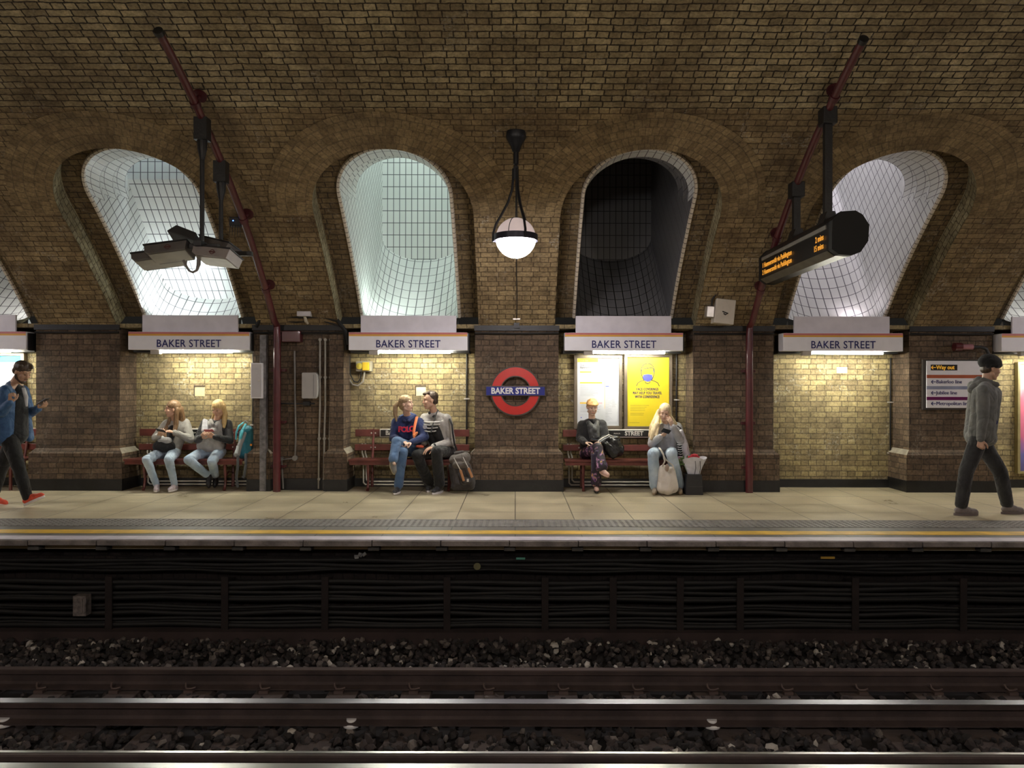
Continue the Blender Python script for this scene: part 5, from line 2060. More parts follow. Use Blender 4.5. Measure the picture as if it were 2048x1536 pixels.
# ---- woman with brown hair, looking left
J = joints(head=(345, 820, 10.80), neck=(350, 843, 10.86), sha=(334, 850, 10.86), shb=(371, 848, 10.92), ela=(311, 877, 10.84), elb=(381, 880, 10.86),
           wra=(317.5, 874, 10.66), wrb=(348.5, 866, 10.66), hipa=(326, 906, 10.92), hipb=(350, 905, 10.92), kna=(294, 921, 10.50), knb=(338, 921, 10.50),
           ana=(314, 965, 10.60), anb=(350, 965, 10.62), toea=(313, 980, 10.44), toeb=(339, 980, 10.46))
h1 = (J['wra'], Vector((.5, -.35, .55)), Vector((.3, .2, 1)), .75, -1, .9)
h2 = (J['wrb'], Vector((-.9, -.2, .25)), Vector((0, .25, -1)), .55, -1, .9)
t, W, Mx, h = person('woman with long brown hair and grey hoodie, looking aside, holding a dark phone', J, SKIN, .92, yaw=-62, pitch=0, hands=(h1, h2), headr=1.1)
HB = hair_mat('brown_hair', (.13, .07, .035), (.34, .21, .11))
nk = J['neck']
P = hair_cap(W, Mx, h) + [C(W(.05, -.01, -.02), .03, nk + Vector((-.085, -.05, -.10)), .035), C(nk + Vector((-.085, -.07, -.10)), .035, nk + Vector((-.08, -.12, -.24)), .025),
                          C(W(-.06, -.05, .0), .036, nk + Vector((.05, -.08, -.06)), .036), C(nk + Vector((.05, -.08, -.06)), .036, nk + Vector((.045, -.13, -.2)), .02),
                          C(W(0, -.1, 0), .05, nk + Vector((.09, .05, -.05)), .05)]
organic('hair', P, HB, t, voxel=.007, smooth=3, wrinkle=.008, wscale=.03)
brows(t, W, h, HB)
top(t, J, 'hoodie', cloth('pale_grey_hoodie', (.30, .29, .27), col2=(.44, .43, .40)), .92, r=1.0, sl=1.12, hem=.02)
pel = (J['hipa'] + J['hipb']) / 2
ch = (J['sha'] + J['shb']) / 2
organic('black_top', [C(ch + Vector((-.02, -.06, -.08)), .075, pel + Vector((-.01, -.12, .13)), .10), C(pel + Vector((-.09, -.13, .09)), .08, pel + Vector((.07, -.14, .09)), .085)], BLACKC, t, voxel=.009, smooth=5, wrinkle=.008)
organic('striped_shirt', [C(pel + Vector((-.03, -.165, .20)), .058, pel + Vector((.06, -.165, .18)), .058)], cloth('grey_stripe_knit', (.35, .35, .35), col2=(.6, .6, .6), vs=40, stretch=(.2, .2, 3)), t, voxel=.007, smooth=4)
trousers(t, J, 'jeans', JEAN, .92, calf=.058, cuff=.05)
LIL = cloth('pale_pink_trainer', (.50, .42, .45), .6, vs=30, fold=.2)
LSOLE = M('white_sole', (.72, .69, .69), .5)
shoe(t, J['ana'], J['toea'], LIL, LSOLE, .92, 'trainer', laces=LSOLE)
shoe(t, J['anb'], J['toeb'], LIL, LSOLE, .92, 'trainer', laces=LSOLE)
pc = J['wra'] + Vector((.055, -.05, .07))
phone('dark phone held by the brown-haired woman', at(321.5, 862.5, 10.58), Vector((.2, .5, .8)), Vector((1, -.3, -.35)), size=(.07, .135))

# ---- blonde woman in grey and black jacket
J = joints(ground='', head=(437, 819, 10.78), neck=(434, 842, 10.86), sha=(411, 849, 10.88), shb=(455, 849, 10.88), ela=(396, 881, 10.80), elb=(460, 882, 10.80),
           wra=(402, 876, 10.62), wrb=(429, 875, 10.60), hipa=(409, 905, 10.93), hipb=(440, 905, 10.93), kna=(377, 921, 10.48), knb=(424, 924, 10.50),
           ana=(418, 954, 10.72), anb=(432, 955, 10.86), toea=(418, 975, 10.66), toeb=(431, 974, 10.82))
h1 = (J['wra'], Vector((.55, -.25, .45)), Vector((.5, .5, .3)), .8, -1, .9)
h2 = (J['wrb'], Vector((-.65, -.25, .45)), Vector((-.3, .5, .3)), .8, 1, .9)
t, W, Mx, h = person('blonde woman in a grey vest with black sleeves, beside the teal backpack', J, SKIN, .92, yaw=-12, pitch=-24, hands=(h1, h2), headr=1.1)
HBL = hair_mat('blonde_hair', (.50, .33, .13), (.80, .58, .27))
nk = J['neck']
P = hair_cap(W, Mx, h) + [C(W(-.068, -.02, .04), .032, W(-.082, -.01, -.08), .034), C(W(-.082, -.01, -.08), .036, nk + Vector((.13, -.06, -.03)), .034), C(nk + Vector((.13, -.06, -.03)), .034, nk + Vector((.135, -.08, -.09)), .02),
                          C(W(.066, -.02, .04), .028, W(.075, -.02, -.05), .026), C(W(.075, -.02, -.05), .026, nk + Vector((-.08, .03, -.0)), .026), C(W(0, -.09, .0), .06, nk + Vector((.02, .07, -.04)), .06)]
organic('hair', P, HBL, t, voxel=.007, smooth=3, wrinkle=.006, wscale=.03)
brows(t, W, h, HBL)
GV = cloth('grey_quilted_vest', (.36, .355, .345), col2=(.48, .47, .46), vs=8)
top(t, J, 'black_jacket', cloth('black_puffer_sleeve', (.018, .018, .02), .45, var=.3, fold=.6), .92, sl=1.1)
ch = (J['sha'] + J['shb']) / 2
pel = (J['hipa'] + J['hipb']) / 2
organic('grey_vest', [C(ch + Vector((-.065, -.05, -.02)), .075, pel + Vector((-.09, -.07, .10)), .105), C(ch + Vector((.065, -.05, -.02)), .075, pel + Vector((.10, -.07, .10)), .105),
                      C(ch + Vector((0, -.06, -.12)), .09, pel + Vector((0, -.08, .10)), .10)], GV, t, voxel=.009, smooth=5, wrinkle=.008)
organic('pale_collar', [C(nk + Vector((-.075, -.03, .0)), .028, nk + Vector((-.02, -.09, -.05)), .02), C(nk + Vector((.075, -.03, .0)), .026, nk + Vector((.03, -.1, -.07)), .02)], cloth('pale_collar_cloth', (.42, .41, .40)), t, voxel=.007)
mb = MB()
a_, b_ = at(404, 838, 10.70), at(414, 862, 10.66)
organic('white_scarf', [C(at(409, 842, 10.73), .026, at(407, 862, 10.68), .030), C(at(413, 843, 10.73), .022, at(413, 860, 10.68), .022)], cloth('white_scarf_cloth', (.66, .66, .70), vs=30), t, voxel=.007, smooth=4, wrinkle=.004)
trousers(t, J, 'jeans', JEAN, .92, end=.86, calf=.066, cuff=.06)
BS = M('black_shoe_leather', (.012, .011, .012), .5)
shoe(t, J['ana'], J['toea'], BS, BS, .9, 'boot', pitch=-38)
shoe(t, J['anb'], J['toeb'], BS, BS, .9, 'boot', pitch=-30)
phone('pink-cased phone in the blonde woman\'s hands', at(418, 862.5, 10.54), Vector((0, .5, .85)), Vector((1, 0, .1)), col=(.5, .12, .14), size=(.07, .13))

# ---- young woman in navy hoodie
J = joints(ground='a', head=(813, 808.5, 10.62), neck=(815, 833, 10.72), sha=(793, 846, 10.74), shb=(838, 845, 10.78), ela=(787, 877, 10.66), elb=(850, 874, 10.66),
           wra=(803, 882, 10.44), wrb=(823, 885, 10.44), hipa=(803, 900, 10.86), hipb=(832, 900, 10.86), kna=(806, 905, 10.36), knb=(793, 884, 10.34),
           ana=(797, 968, 10.46), anb=(786.5, 921, 10.16), toea=(789, 984, 10.28), toeb=(793, 942, 10.03))
h1 = (J['wra'], Vector((.75, -.5, -.25)), Vector((.1, -.0, -1)), .45, -1, .9)
h2 = (J['wrb'], Vector((-.75, -.35, -.25)), Vector((0, .1, -1)), .4, 1, .9)
t, W, Mx, h = person('young woman with a ponytail in a navy hoodie with red letters, legs crossed', J, SKIN_P, .93, yaw=68, pitch=7, hands=(h1, h2))
HD = hair_mat('dark_blonde_hair', (.20, .13, .07), (.42, .29, .16))
P = hair_cap(W, Mx, h, fr=.0) + [C(W(0, -.11, .04), .03, W(.02, -.17, -.02), .035), C(W(.02, -.17, -.02), .036, W(.03, -.18, -.12), .032), C(W(.03, -.18, -.12), .032, W(.05, -.16, -.22), .014)]
organic('hair', P, HD, t, voxel=.007, smooth=2, wrinkle=.008, wscale=.03)
brows(t, W, h, HD)
NAVY = cloth('navy_sweatshirt', (.018, .030, .105), col2=(.03, .05, .15))
top(t, J, 'hoodie', NAVY, .93, sl=1.18, hem=.03, collar=.078)
nk = J['neck']
organic('hood', [C(nk + Vector((-.10, .02, -.02)), .035, nk + Vector((0, .09, .02)), .045), C(nk + Vector((.10, .02, -.0)), .035, nk + Vector((0, .09, .02)), .045),
                 C(nk + Vector((-.10, .02, -.02)), .03, nk + Vector((-.03, -.07, -.06)), .022), C(nk + Vector((.10, .02, -.0)), .03, nk + Vector((.03, -.08, -.06)), .022)], NAVY, t, voxel=.008, smooth=4)
RL = cloth('red_felt_letters', (.62, .03, .07), fold=.1)
for i, (ch_, px, py, D_) in enumerate((('P', 800.5, 859.5, 10.575), ('O', 808.5, 860, 10.545), ('L', 816.5, 859.5, 10.54), ('O', 824.5, 858.5, 10.56))):
    text_obj(ch_, .105, RL, at(px, py, D_), (math.pi / 2 - .12, 0, (-.25, -.08, .05, .22)[i]), parent=t, bold=.004, extrude=.012, name='red_letter')
ORS = M('orange_strap', (.80, .20, .07), .6)
mb = MB()
mb.tube([at(834, 834, 10.68), at(832, 842, 10.62), at(829.5, 853, 10.56), at(828, 862, 10.52), at(829, 872, 10.50)], [.02] * 5, 8, scale_y=.35)
sb_ = tag(mb.build('shoulder_bag_strap', ORS, smooth=True), 'orange shoulder strap with white edging over the navy hoodie', 'strap')
organic('bag_clasp', [C(at(829, 872, 10.50), .02, at(834, 866, 10.52), .018), C(at(827, 870, 10.5), .014, at(829, 878, 10.49), .014)], M('orange_clasp', (.8, .25, .08), .5, var=.3, vs=60), sb_, voxel=.006)
organic('bag_pouch', [C(at(834, 893, 10.56), .02, at(845, 894, 10.58), .022)], cloth('orange_pouch', (.55, .10, .05)), sb_, voxel=.006)
mb = MB()
mb.lathe([(0, .0), (.03, .0), (.03, .006), (0, .006)], at(850, 854, 10.60), 16, Matrix.Rotation(math.pi / 2 , 3, 'X'))
mb.build('arm_badge', cloth('pale_badge', (.5, .5, .55), vs=60), parent=t)
trousers(t, J, 'jeans', JEAN2, .93, calf=.068, cuff=.072, knee=.078)
DS = cloth('dark_trainer', (.03, .03, .035), .6, fold=.2)
GS = cloth('grey_trainer', (.17, .165, .15), .6, fold=.2)
shoe(t, J['ana'], J['toea'], DS, LSOLE, .98, 'trainer', laces=LSOLE)
shoe(t, J['anb'], J['toeb'], GS, M('beige_sole', (.42, .36, .25), .6), .98, 'trainer', pitch=-52)

# ---- young man in pale track jacket
J = joints(head=(860, 801.5, 10.72), neck=(868, 826, 10.80), sha=(850, 837, 10.90), shb=(893, 838, 10.74), ela=(843, 866, 10.98), elb=(903, 884, 10.78),
           wra=(848, 888, 10.86), wrb=(866, 894, 10.50), hipa=(873, 903, 10.93), hipb=(898, 903, 10.93), kna=(834, 911, 10.46), knb=(873, 903, 10.36),
           ana=(860, 962, 10.74), anb=(880, 967, 10.54), toea=(857, 978, 10.6), toeb=(869, 983, 10.40))
h2 = (J['wrb'], Vector((-.8, -.35, -.35)), Vector((.0, .15, -1)), (.35, .3, .35, .4), 1, 1.02, .2)
h1 = (J['wra'], Vector((-.3, -.8, -.3)), Vector((0, 0, -1)), .5, -1, 1.)
t, W, Mx, h = person('young man with dark curly hair in a pale track jacket and black trousers', J, SKIN, 1.0, yaw=-70, pitch=-4, hands=(h1, h2))
HK = hair_mat('dark_brown_hair', (.03, .02, .014), (.09, .058, .036))
random.seed(11)
P = [E(W(0, -.03, .05), (.080 * h, .088 * h, .080 * h), Mx), E(W(0, -.055, -.005), (.074 * h, .055 * h, .06 * h), Mx)]
for q in range(26):
    a, r_ = random.uniform(0, 6.28), random.uniform(.0, .075)
    P.append(E(W(r_ * math.sin(a) * .9, -.01 + r_ * math.cos(a) * 1.1, .118 - r_ * .35), (.024, .024, .022)))
organic('hair', P, HK, t, voxel=.0065, smooth=2, wrinkle=.008, wscale=.025)
brows(t, W, h, HK)
PG = cloth('pale_track_cloth', (.42, .40, .385), col2=(.55, .53, .50), rough=.6)
top(t, J, 'track_jacket', PG, 1.0, sl=1.12, hem=.02, collar=.07)
ch = (J['sha'] + J['shb']) / 2
pel = (J['hipa'] + J['hipb']) / 2
organic('black_panel', [C(ch + Vector((-.10, -.075, -.13)), .07, pel + Vector((-.09, -.06, .12)), .09), C(ch + Vector((.02, -.10, -.14)), .07, pel + Vector((.0, -.09, .12)), .09)], BLACKC, t, voxel=.008, smooth=4, wrinkle=.006)
for q, py in enumerate((845, 850.5, 857, 863.5)):
    mb = MB()
    zz = (0, 0, 1, 2)[q]
    mb.tube([at(848, py - 1.5, 10.66), at(858, py, 10.595), at(868, py - .5, 10.58), at(880 - 4 * zz, py - 1.5, 10.60)], [.009, .011, .011, .009], 8, scale_y=.8)
    mb.build('white_stripe', M('white_cloth', (.62, .60, .58), .7) if 'white_cloth' not in bpy.data.materials else bpy.data.materials['white_cloth'], parent=t, smooth=True)
nk = J['neck']
organic('collar', [C(nk + Vector((-.06, -.04, -.0)), .022, nk + Vector((.03, .06, .03)), .03), C(nk + Vector((.07, -.01, .0)), .024, nk + Vector((.03, .06, .03)), .03), C(nk + Vector((.07, -.01, 0)), .022, nk + Vector((.0, -.08, -.05)), .018)],
        M('dark_collar', (.03, .03, .035), .7), t, voxel=.007)
mb = MB()
mb.tube([at(875, 822, 10.66), at(870, 836, 10.62), at(865, 852, 10.56), at(862, 866, 10.54)], .012, 8, scale_y=.4)
mb.build('neck_strap', BLACKC, parent=t, smooth=True)
mb = MB()
mb.tube([at(899, 838, 10.66), at(904, 850, 10.62), at(906, 868, 10.60), at(909, 888, 10.66), at(914, 900, 10.75)], .016, 8, scale_y=.5)
mb.build('shoulder_strap', BLACKC, parent=t, smooth=True)
trousers(t, J, 'trousers', cloth('black_trousers', (.010, .010, .011), var=.3), 1.0, r=1.08, calf=.075, cuff=.07)
CK = cloth('black_trainer', (.02, .02, .022), .5)
MP = cloth('mauve_grey_trim', (.40, .34, .36), .6)
s1 = shoe(t, J['ana'], J['toea'], CK, LSOLE, 1.05, 'trainer', laces=MP)
s2 = shoe(t, J['anb'], J['toeb'], CK, LSOLE, 1.08, 'trainer', laces=MP)
mb = MB()
wv = J['wrb']
mb.tube([wv + Vector((.035, .015, .016)), wv + Vector((.012, .004, .008))], .036, 14)
mb.build('wristband', BLACKC, parent=t, smooth=True)

# ---- woman with short ginger hair
J = joints(ground='b', head=(1184.5, 814.5, 10.84), neck=(1184, 838, 10.90), sha=(1165, 850, 10.92), shb=(1204, 849, 10.92), ela=(1160, 877, 10.88), elb=(1212, 876, 10.86),
           wra=(1171, 885, 10.64), wrb=(1199, 884, 10.62), hipa=(1171, 906, 10.94), hipb=(1199, 906, 10.94), kna=(1196, 895, 10.42), knb=(1192, 910, 10.50),
           ana=(1206, 939, 10.24), anb=(1193, 970, 10.60), toea=(1218, 951, 10.12), toeb=(1195, 983, 10.42))
h1 = (J['wra'], Vector((.8, -.3, .0)), Vector((.1, -.2, -1)), .6, -1, .88)
h2 = (J['wrb'], Vector((-.5, -.6, -.1)), Vector((0, -.1, -1)), .6, 1, .88)
t, W, Mx, h = person('woman with short ginger hair in a black cardigan and patterned wide trousers, legs crossed', J, SKIN_P, .9, yaw=8, pitch=-14, hands=(h1, h2))
HG = hair_mat('ginger_hair', (.62, .30, .09), (.90, .58, .25))
HGD = hair_mat('ginger_undercut', (.26, .13, .06), (.42, .23, .11))
P = [E(W(0, -.018, .052), (.088 * h, .10 * h, .080 * h), Mx)]
for q in range(9):
    a = -1.1 + 2.2 * q / 8
    P.append(C(W(.03 * math.sin(a), .0, .115), .025, W(.082 * math.sin(a), .082 * math.cos(a), .058), .014))
organic('hair', P, HG, t, voxel=.0065, smooth=2, wrinkle=.006, wscale=.03)
organic('side_hair', [E(W(0, -.04, .005), (.083 * h, .072 * h, .06 * h), Mx)], HGD, t, voxel=.0065, smooth=2)
brows(t, W, h, HGD)
top(t, J, 'black_cardigan', cloth('charcoal_knit', (.022, .022, .023), var=.25), .93, sl=1.16, hem=.0, collar=.07)
nk = J['neck']
organic('draped_top', [C(nk + Vector((-.06, -.08, -.05)), .035, nk + Vector((.02, -.14, -.14)), .045), C(nk + Vector((.07, -.07, -.05)), .035, nk + Vector((.02, -.14, -.14)), .045),
                       C(nk + Vector((-.03, -.11, -.10)), .05, nk + Vector((0, -.13, -.25)), .055), C(nk + Vector((.06, -.10, -.10)), .04, nk + Vector((.05, -.13, -.25)), .05)],
        cloth('dark_grey_jersey', (.06, .062, .062), .5, var=.3, fold=.6, fs=9), t, voxel=.007, smooth=7, wrinkle=.007, wscale=.05)
m_, nt, b_ = new_mat('patterned_silk')
tc = nd(nt, 'ShaderNodeTexCoord').outputs['Object']
vo = nd(nt, 'ShaderNodeTexNoise')
vo.inputs['Scale'].default_value = 9
vo.inputs['Detail'].default_value = 2
vo.inputs['Distortion'].default_value = 1.5
nt.links.new(tc, vo.inputs['Vector'])
cr = nd(nt, 'ShaderNodeValToRGB')
cr.color_ramp.interpolation = 'CONSTANT'
e = cr.color_ramp.elements
e[0].position, e[0].color = 0, (.02, .014, .025, 1)
e[1].position, e[1].color = .54, (.12, .04, .15, 1)
for p_, c_ in ((.585, (.55, .30, .45, 1)), (.615, (.03, .015, .03, 1)), (.655, (.62, .38, .05, 1)), (.70, (.5, .4, .32, 1))):
    q_ = e.new(p_)
    q_.color = c_
nt.links.new(vo.outputs[0], cr.inputs[0])
nt.links.new(cr.outputs[0], b_.inputs['Base Color'])
b_.inputs['Roughness'].default_value = .55
trousers(t, J, 'patterned_trousers', m_, .93, calf=.075, cuff=.085, end=.85, knee=.078)
organic('trouser_drape', [C(at(1187, 912, 10.34), .035, at(1187, 938, 10.34), .03), C(at(1194, 905, 10.34), .035, at(1197, 928, 10.30), .03)], cloth('plum_black_drape', (.03, .022, .045)), t, voxel=.008, smooth=4, wrinkle=.01)
BF = M('blush_pump', (.52, .33, .27), .45)
shoe(t, J['ana'], J['toea'], BF, BF, .82, 'pump', low=True, pitch=-12)
shoe(t, J['anb'], J['toeb'], BF, BS, .86, 'pump', low=True)
phone('small dark device held on the ginger-haired woman\'s lap', at(1188.5, 880, 10.48), Vector((.1, .3, 1)), Vector((1, .1, .15)), size=(.075, .11))

# ---- long-haired blonde woman
J = joints(head=(1329.5, 824.5, 10.72), neck=(1333, 848, 10.82), sha=(1313, 857, 10.84), shb=(1354, 854, 10.84), ela=(1304, 886, 10.74), elb=(1362, 881, 10.62),
           wra=(1321, 873, 10.50), wrb=(1345, 852, 10.50), hipa=(1315, 905, 10.90), hipb=(1344, 905, 10.90), kna=(1306, 907, 10.38), knb=(1343, 907, 10.38),
           ana=(1311, 971, 10.50), anb=(1359, 971, 10.54), toea=(1309, 985, 10.32), toeb=(1361, 984, 10.38))
h1 = (J['wra'], Vector((.75, -.15, .55)), Vector((.3, .35, .7)), .7, -1, .9)
h2 = (J['wrb'], Vector((-.35, -.12, .9)), Vector((-.5, .8, .0)), .4, -1, .9)
t, W, Mx, h = person('young woman with very long blonde hair in a pale grey sweatshirt, hand at face', J, SKIN_P, .93, yaw=-14, pitch=-20, roll=-6, hands=(h1, h2))
HP = hair_mat('pale_blonde_hair', (.62, .47, .24), (.90, .76, .50))
nk = J['neck']
P = hair_cap(W, Mx, h, fr=-.004) + [C(W(.062, .015, .06), .024, W(.080, .0, -.05), .028), C(W(.080, .0, -.05), .032, at(1313, 848, 10.66), .036), C(at(1313, 848, 10.66), .040, at(1307, 862, 10.64), .042), C(at(1307, 862, 10.64), .042, at(1303, 877, 10.62), .022),
     C(at(1316, 848, 10.66), .03, at(1313, 872, 10.60), .018), C(W(.08, -.03, 0), .035, at(1304, 852, 10.72), .036), C(at(1304, 852, 10.72), .036, at(1299, 872, 10.70), .018),
     C(W(-.062, .01, .06), .022, W(-.082, -.01, -.05), .026), C(W(-.082, -.01, -.05), .026, at(1350, 845, 10.78), .026), C(at(1350, 845, 10.78), .024, at(1356, 852, 10.82), .018), C(W(0, -.09, .0), .06, nk + Vector((-.01, .09, -.12)), .07)]
organic('hair', P, HP, t, voxel=.007, smooth=3, wrinkle=.005, wscale=.03)
brows(t, W, h, HD)
SW = cloth('pale_grey_sweatshirt', (.38, .385, .40), col2=(.50, .50, .52))
top(t, J, 'sweatshirt', SW, .94, r=1.02, sl=1.22, hem=.02, collar=.076)
trousers(t, J, 'jeans', JEAN, .94, r=1.04, calf=.082, cuff=.082, end=.92, knee=.08)
SU = cloth('beige_suede', (.38, .31, .23), .8, fold=.15)
shoe(t, J['ana'], J['toea'], SU, M('tan_sole', (.3, .22, .14), .7), .98, 'shoe', low=True)
shoe(t, J['anb'], J['toeb'], SU, bpy.data.materials['tan_sole'], .98, 'shoe', low=True)
phone('black phone held up by the long-haired blonde woman', at(1332.5, 861.5, 10.46), Vector((-.15, .75, .6)), Vector((.85, .1, -.45)), size=(.07, .135))

# ---- man walking at the left
J = joints(ground='b', head=(44.5, 747, 9.3), neck=(29, 769, 9.32), sha=(11, 783, 9.12), shb=(46, 783, 9.52), ela=(3, 826, 9.06), elb=(60, 828, 9.55),
           wra=(21, 806, 9.02), wrb=(78, 818, 9.42), hipa=(20, 882, 9.22), hipb=(27, 882, 9.42), kna=(38, 938, 9.2), knb=(3, 940, 9.45),
           ana=(56, 991, 9.22), anb=(-14, 994, 9.45), toea=(75, 996, 9.22), toeb=(15, 1008, 9.45))
J['ana'].z = .12
h1 = (J['wra'], Vector((.35, -.1, .85)), Vector((-.5, .5, .2)), 1.5, -1, 1.)
h2 = (J['wrb'], Vector((.8, -.15, .25)), Vector((-.15, .1, 1)), .8, 1, .98)
t, W, Mx, h = person('bearded man in a blue jacket, black trousers and orange trainers walking right, reading a phone', J, SKIN_T, 1.0, yaw=72, pitch=-26, hands=(h1, h2))
P = [E(W(0, -.02, .055), (.086 * h, .10 * h, .080 * h), Mx), E(W(0, -.055, .0), (.078 * h, .055 * h, .06 * h), Mx)]
random.seed(4)
for q in range(22):
    a, r_ = random.uniform(0, 6.28), random.uniform(.0, .08)
    P.append(E(W(r_ * math.sin(a) * .9, .0 + r_ * math.cos(a) * 1.15, .118 - r_ * .3), (.024, .024, .022)))
organic('hair', P, HK, t, voxel=.007, smooth=2, wrinkle=.008, wscale=.025)
organic('beard', [C(W(-.055, .005, -.055), .022 * h, W(-.014, .055, -.096), .020 * h), C(W(.055, .005, -.055), .022 * h, W(.014, .055, -.096), .020 * h), E(W(0, .066, -.092), (.03 * h, .02 * h, .022 * h), Mx),
                  C(W(-.022, .088, -.046), .006 * h, W(.022, .088, -.046), .006 * h), C(W(-.07, -.0, -.03), .014 * h, W(-.06, .01, -.06), .018 * h), C(W(.07, -.0, -.03), .014 * h, W(.06, .01, -.06), .018 * h)],
        HK, t, voxel=.006, smooth=2)
brows(t, W, h, HK)
BJ = cloth('blue_jacket_cloth', (.018, .07, .19), col2=(.04, .12, .27), rough=.6)
ch = (J['sha'] + J['shb']) / 2
pel = (J['hipa'] + J['hipb']) / 2
DT = cloth('dark_shirt_cloth', (.02, .022, .024), var=.2)
organic('dark_shirt', [C(J['neck'] + Vector((.01, 0, -.04)), .062, ch + Vector((.03, 0, -.04)), .10), C(ch + Vector((.05, 0, -.03)), .10, pel + Vector((.07, 0, .07)), .125), C(ch + Vector((.04, -.05, -.1)), .09, pel + Vector((.05, -.04, .1)), .11)], DT, t, voxel=.009, smooth=5, wrinkle=.008)
P = [C(J['sha'], .068, J['ela'], .066), C(J['ela'], .066, J['ela'].lerp(J['wra'], .93), .046), C(J['shb'], .068, J['elb'], .062), C(J['elb'], .062, J['elb'].lerp(J['wrb'], .93), .046),
     C(J['sha'] + Vector((0, .04, .02)), .05, J['neck'] + Vector((-.04, 0, -.01)), .05), C(J['shb'] + Vector((0, -.04, .02)), .05, J['neck'] + Vector((-.02, 0, -.01)), .05),
     C(ch + Vector((-.06, 0, -.06)), .12, pel + Vector((-.11, -.0, .05)), .13), C(J['sha'] + Vector((.0, .06, -.1)), .08, pel + Vector((-.03, -.14, .02)), .075),
     C(J['shb'] + Vector((.03, -.03, -.1)), .06, pel + Vector((.14, .12, .02)), .055), C(pel + Vector((.10, .12, .1)), .05, pel + Vector((.17, .08, .0)), .035)]
P += [C(J['sha'].lerp(ch, .3) + Vector((-.03, 0, -.06)), .115, J['hipa'].lerp(pel, .2) + Vector((-.05, -.03, .06)), .125)]
organic('jacket', P, BJ, t, voxel=.009, smooth=4, wrinkle=.016, wscale=.08)
mb = MB()
mb.tube([at(47, 778, 9.26), at(52, 795, 9.22), at(53.5, 815, 9.22)], [.022, .026, .012], 10, scale_y=.5)
mb.build('white_scarf', cloth('white_knit', (.55, .55, .56)), parent=t, smooth=True)
mb = MB()
mb.tube([at(15, 775, 9.07), at(20, 783, 9.04), at(25, 792, 9.02), at(27, 799, 9.0)], .013, 8, scale_y=.4)
mb.build('bag_strap', cloth('blue_strap', (.05, .12, .22)), parent=t, smooth=True)
trousers(t, J, 'trousers', cloth('black_joggers', (.008, .008, .009), var=.3), 1.0, r=1.05, calf=.068, cuff=.055, end=.97)
OT = cloth('orange_red_knit', (.72, .085, .04), .6, fold=.2, vs=40)
shoe(t, J['ana'], J['toea'], OT, LSOLE, 1.05, 'trainer', pitch=24)
shoe(t, J['anb'], J['toeb'], OT, LSOLE, 1.05, 'trainer', pitch=-8)
phone('black phone held out by the man walking at left', at(86, 805, 9.36), Vector((-.5, .0, .85)), Vector((1, -.1, .28)), size=(.075, .15))

# ---- man walking at the right
J = joints(head=(1981.5, 736, 8.85), neck=(1973, 762, 8.86), sha=(1966, 779, 8.66), shb=(1985, 779, 9.02), ela=(1966, 832, 8.60), elb=(1976, 833, 9.08),
           wra=(1961.5, 878, 8.58), wrb=(1972, 868, 9.05), hipa=(1957, 879, 8.75), hipb=(1961, 879, 8.95), kna=(1933, 940, 8.78), knb=(2001, 942, 8.92),
           ana=(1922, 1000, 8.80), anb=(2016, 1001, 8.90), toea=(1950, 1018, 8.80), toeb=(2046, 1017, 8.92))
h1 = (J['wra'], Vector((-.05, 0, -1)), Vector((.6, .5, 0)), 1.35, 1, .95)
h2 = (J['wrb'], Vector((.1, -.05, -1)), Vector((-.3, -1, 0)), 1.0, 1, .95)
t, W, Mx, h = person('man in a black beanie, grey hoodie and charcoal jeans walking right', J, SKIN, 1.0, yaw=84, pitch=-10, hands=(h1, h2))
brows(t, W, h, HK)
organic('hair', [E(W(0, -.05, -.005), (.076 * h, .054 * h, .06 * h), Mx)], HK, t, voxel=.0065, smooth=2)
organic('beanie', [E(W(0, -.022, .068), (.100 * h, .122 * h, .088 * h), Mx), E(W(0, -.03, .10), (.085 * h, .10 * h, .062 * h), Mx), E(W(0, .02, .055), (.088 * h, .085 * h, .05 * h), Mx), C(W(-.06, -.06, .025), .035, W(.06, -.06, .025), .035),
                   C(W(-.07, .02, .035), .026, W(.07, .02, .035), .026)], cloth('black_wool', (.008, .008, .008), fold=.8, fs=50), t, voxel=.007, smooth=4)
HG_ = cloth('grey_green_hoodie', (.125, .13, .125), col2=(.19, .195, .185), vs=7)
ch = (J['sha'] + J['shb']) / 2
pel = (J['hipa'] + J['hipb']) / 2
P = [C(J['sha'].lerp(ch, .3) + Vector((-.02, 0, -.05)), .115, J['hipa'].lerp(pel, .2) + Vector((.02, 0, .06)), .125), C(J['sha'].lerp(ch, .3) + Vector((.04, 0, -.08)), .10, J['hipa'].lerp(pel, .2) + Vector((.07, 0, .06)), .11),
     C(J['shb'].lerp(ch, .3) + Vector((.0, 0, -.05)), .115, J['hipb'].lerp(pel, .2) + Vector((.03, 0, .06)), .12), C(J['sha'], .072, J['ela'], .062), C(J['ela'], .062, J['ela'].lerp(J['wra'], .95), .045), C(J['shb'], .072, J['elb'], .062), C(J['elb'], .062, J['wrb'], .05),
     C(ch + Vector((-.055, -.06, -.03)), .115, pel + Vector((-.02, -.03, .06)), .125), C(ch + Vector((.045, .02, -.07)), .115, pel + Vector((.085, .02, .07)), .115), C(ch + Vector((-.05, .08, -.03)), .115, pel + Vector((-.01, .07, .06)), .12),
     C(pel + Vector((-.06, 0, .03)), .10, pel + Vector((.10, 0, .03)), .10), C(J['neck'] + Vector((0, 0, -.02)), .075, ch, .10), C(J['sha'], .072, J['neck'] + Vector((0, 0, -.04)), .078), C(J['shb'], .072, J['neck'] + Vector((0, 0, -.04)), .078)]
organic('hoodie', P, HG_, t, voxel=.009, smooth=5, wrinkle=.012, wscale=.08)
nk = J['neck']
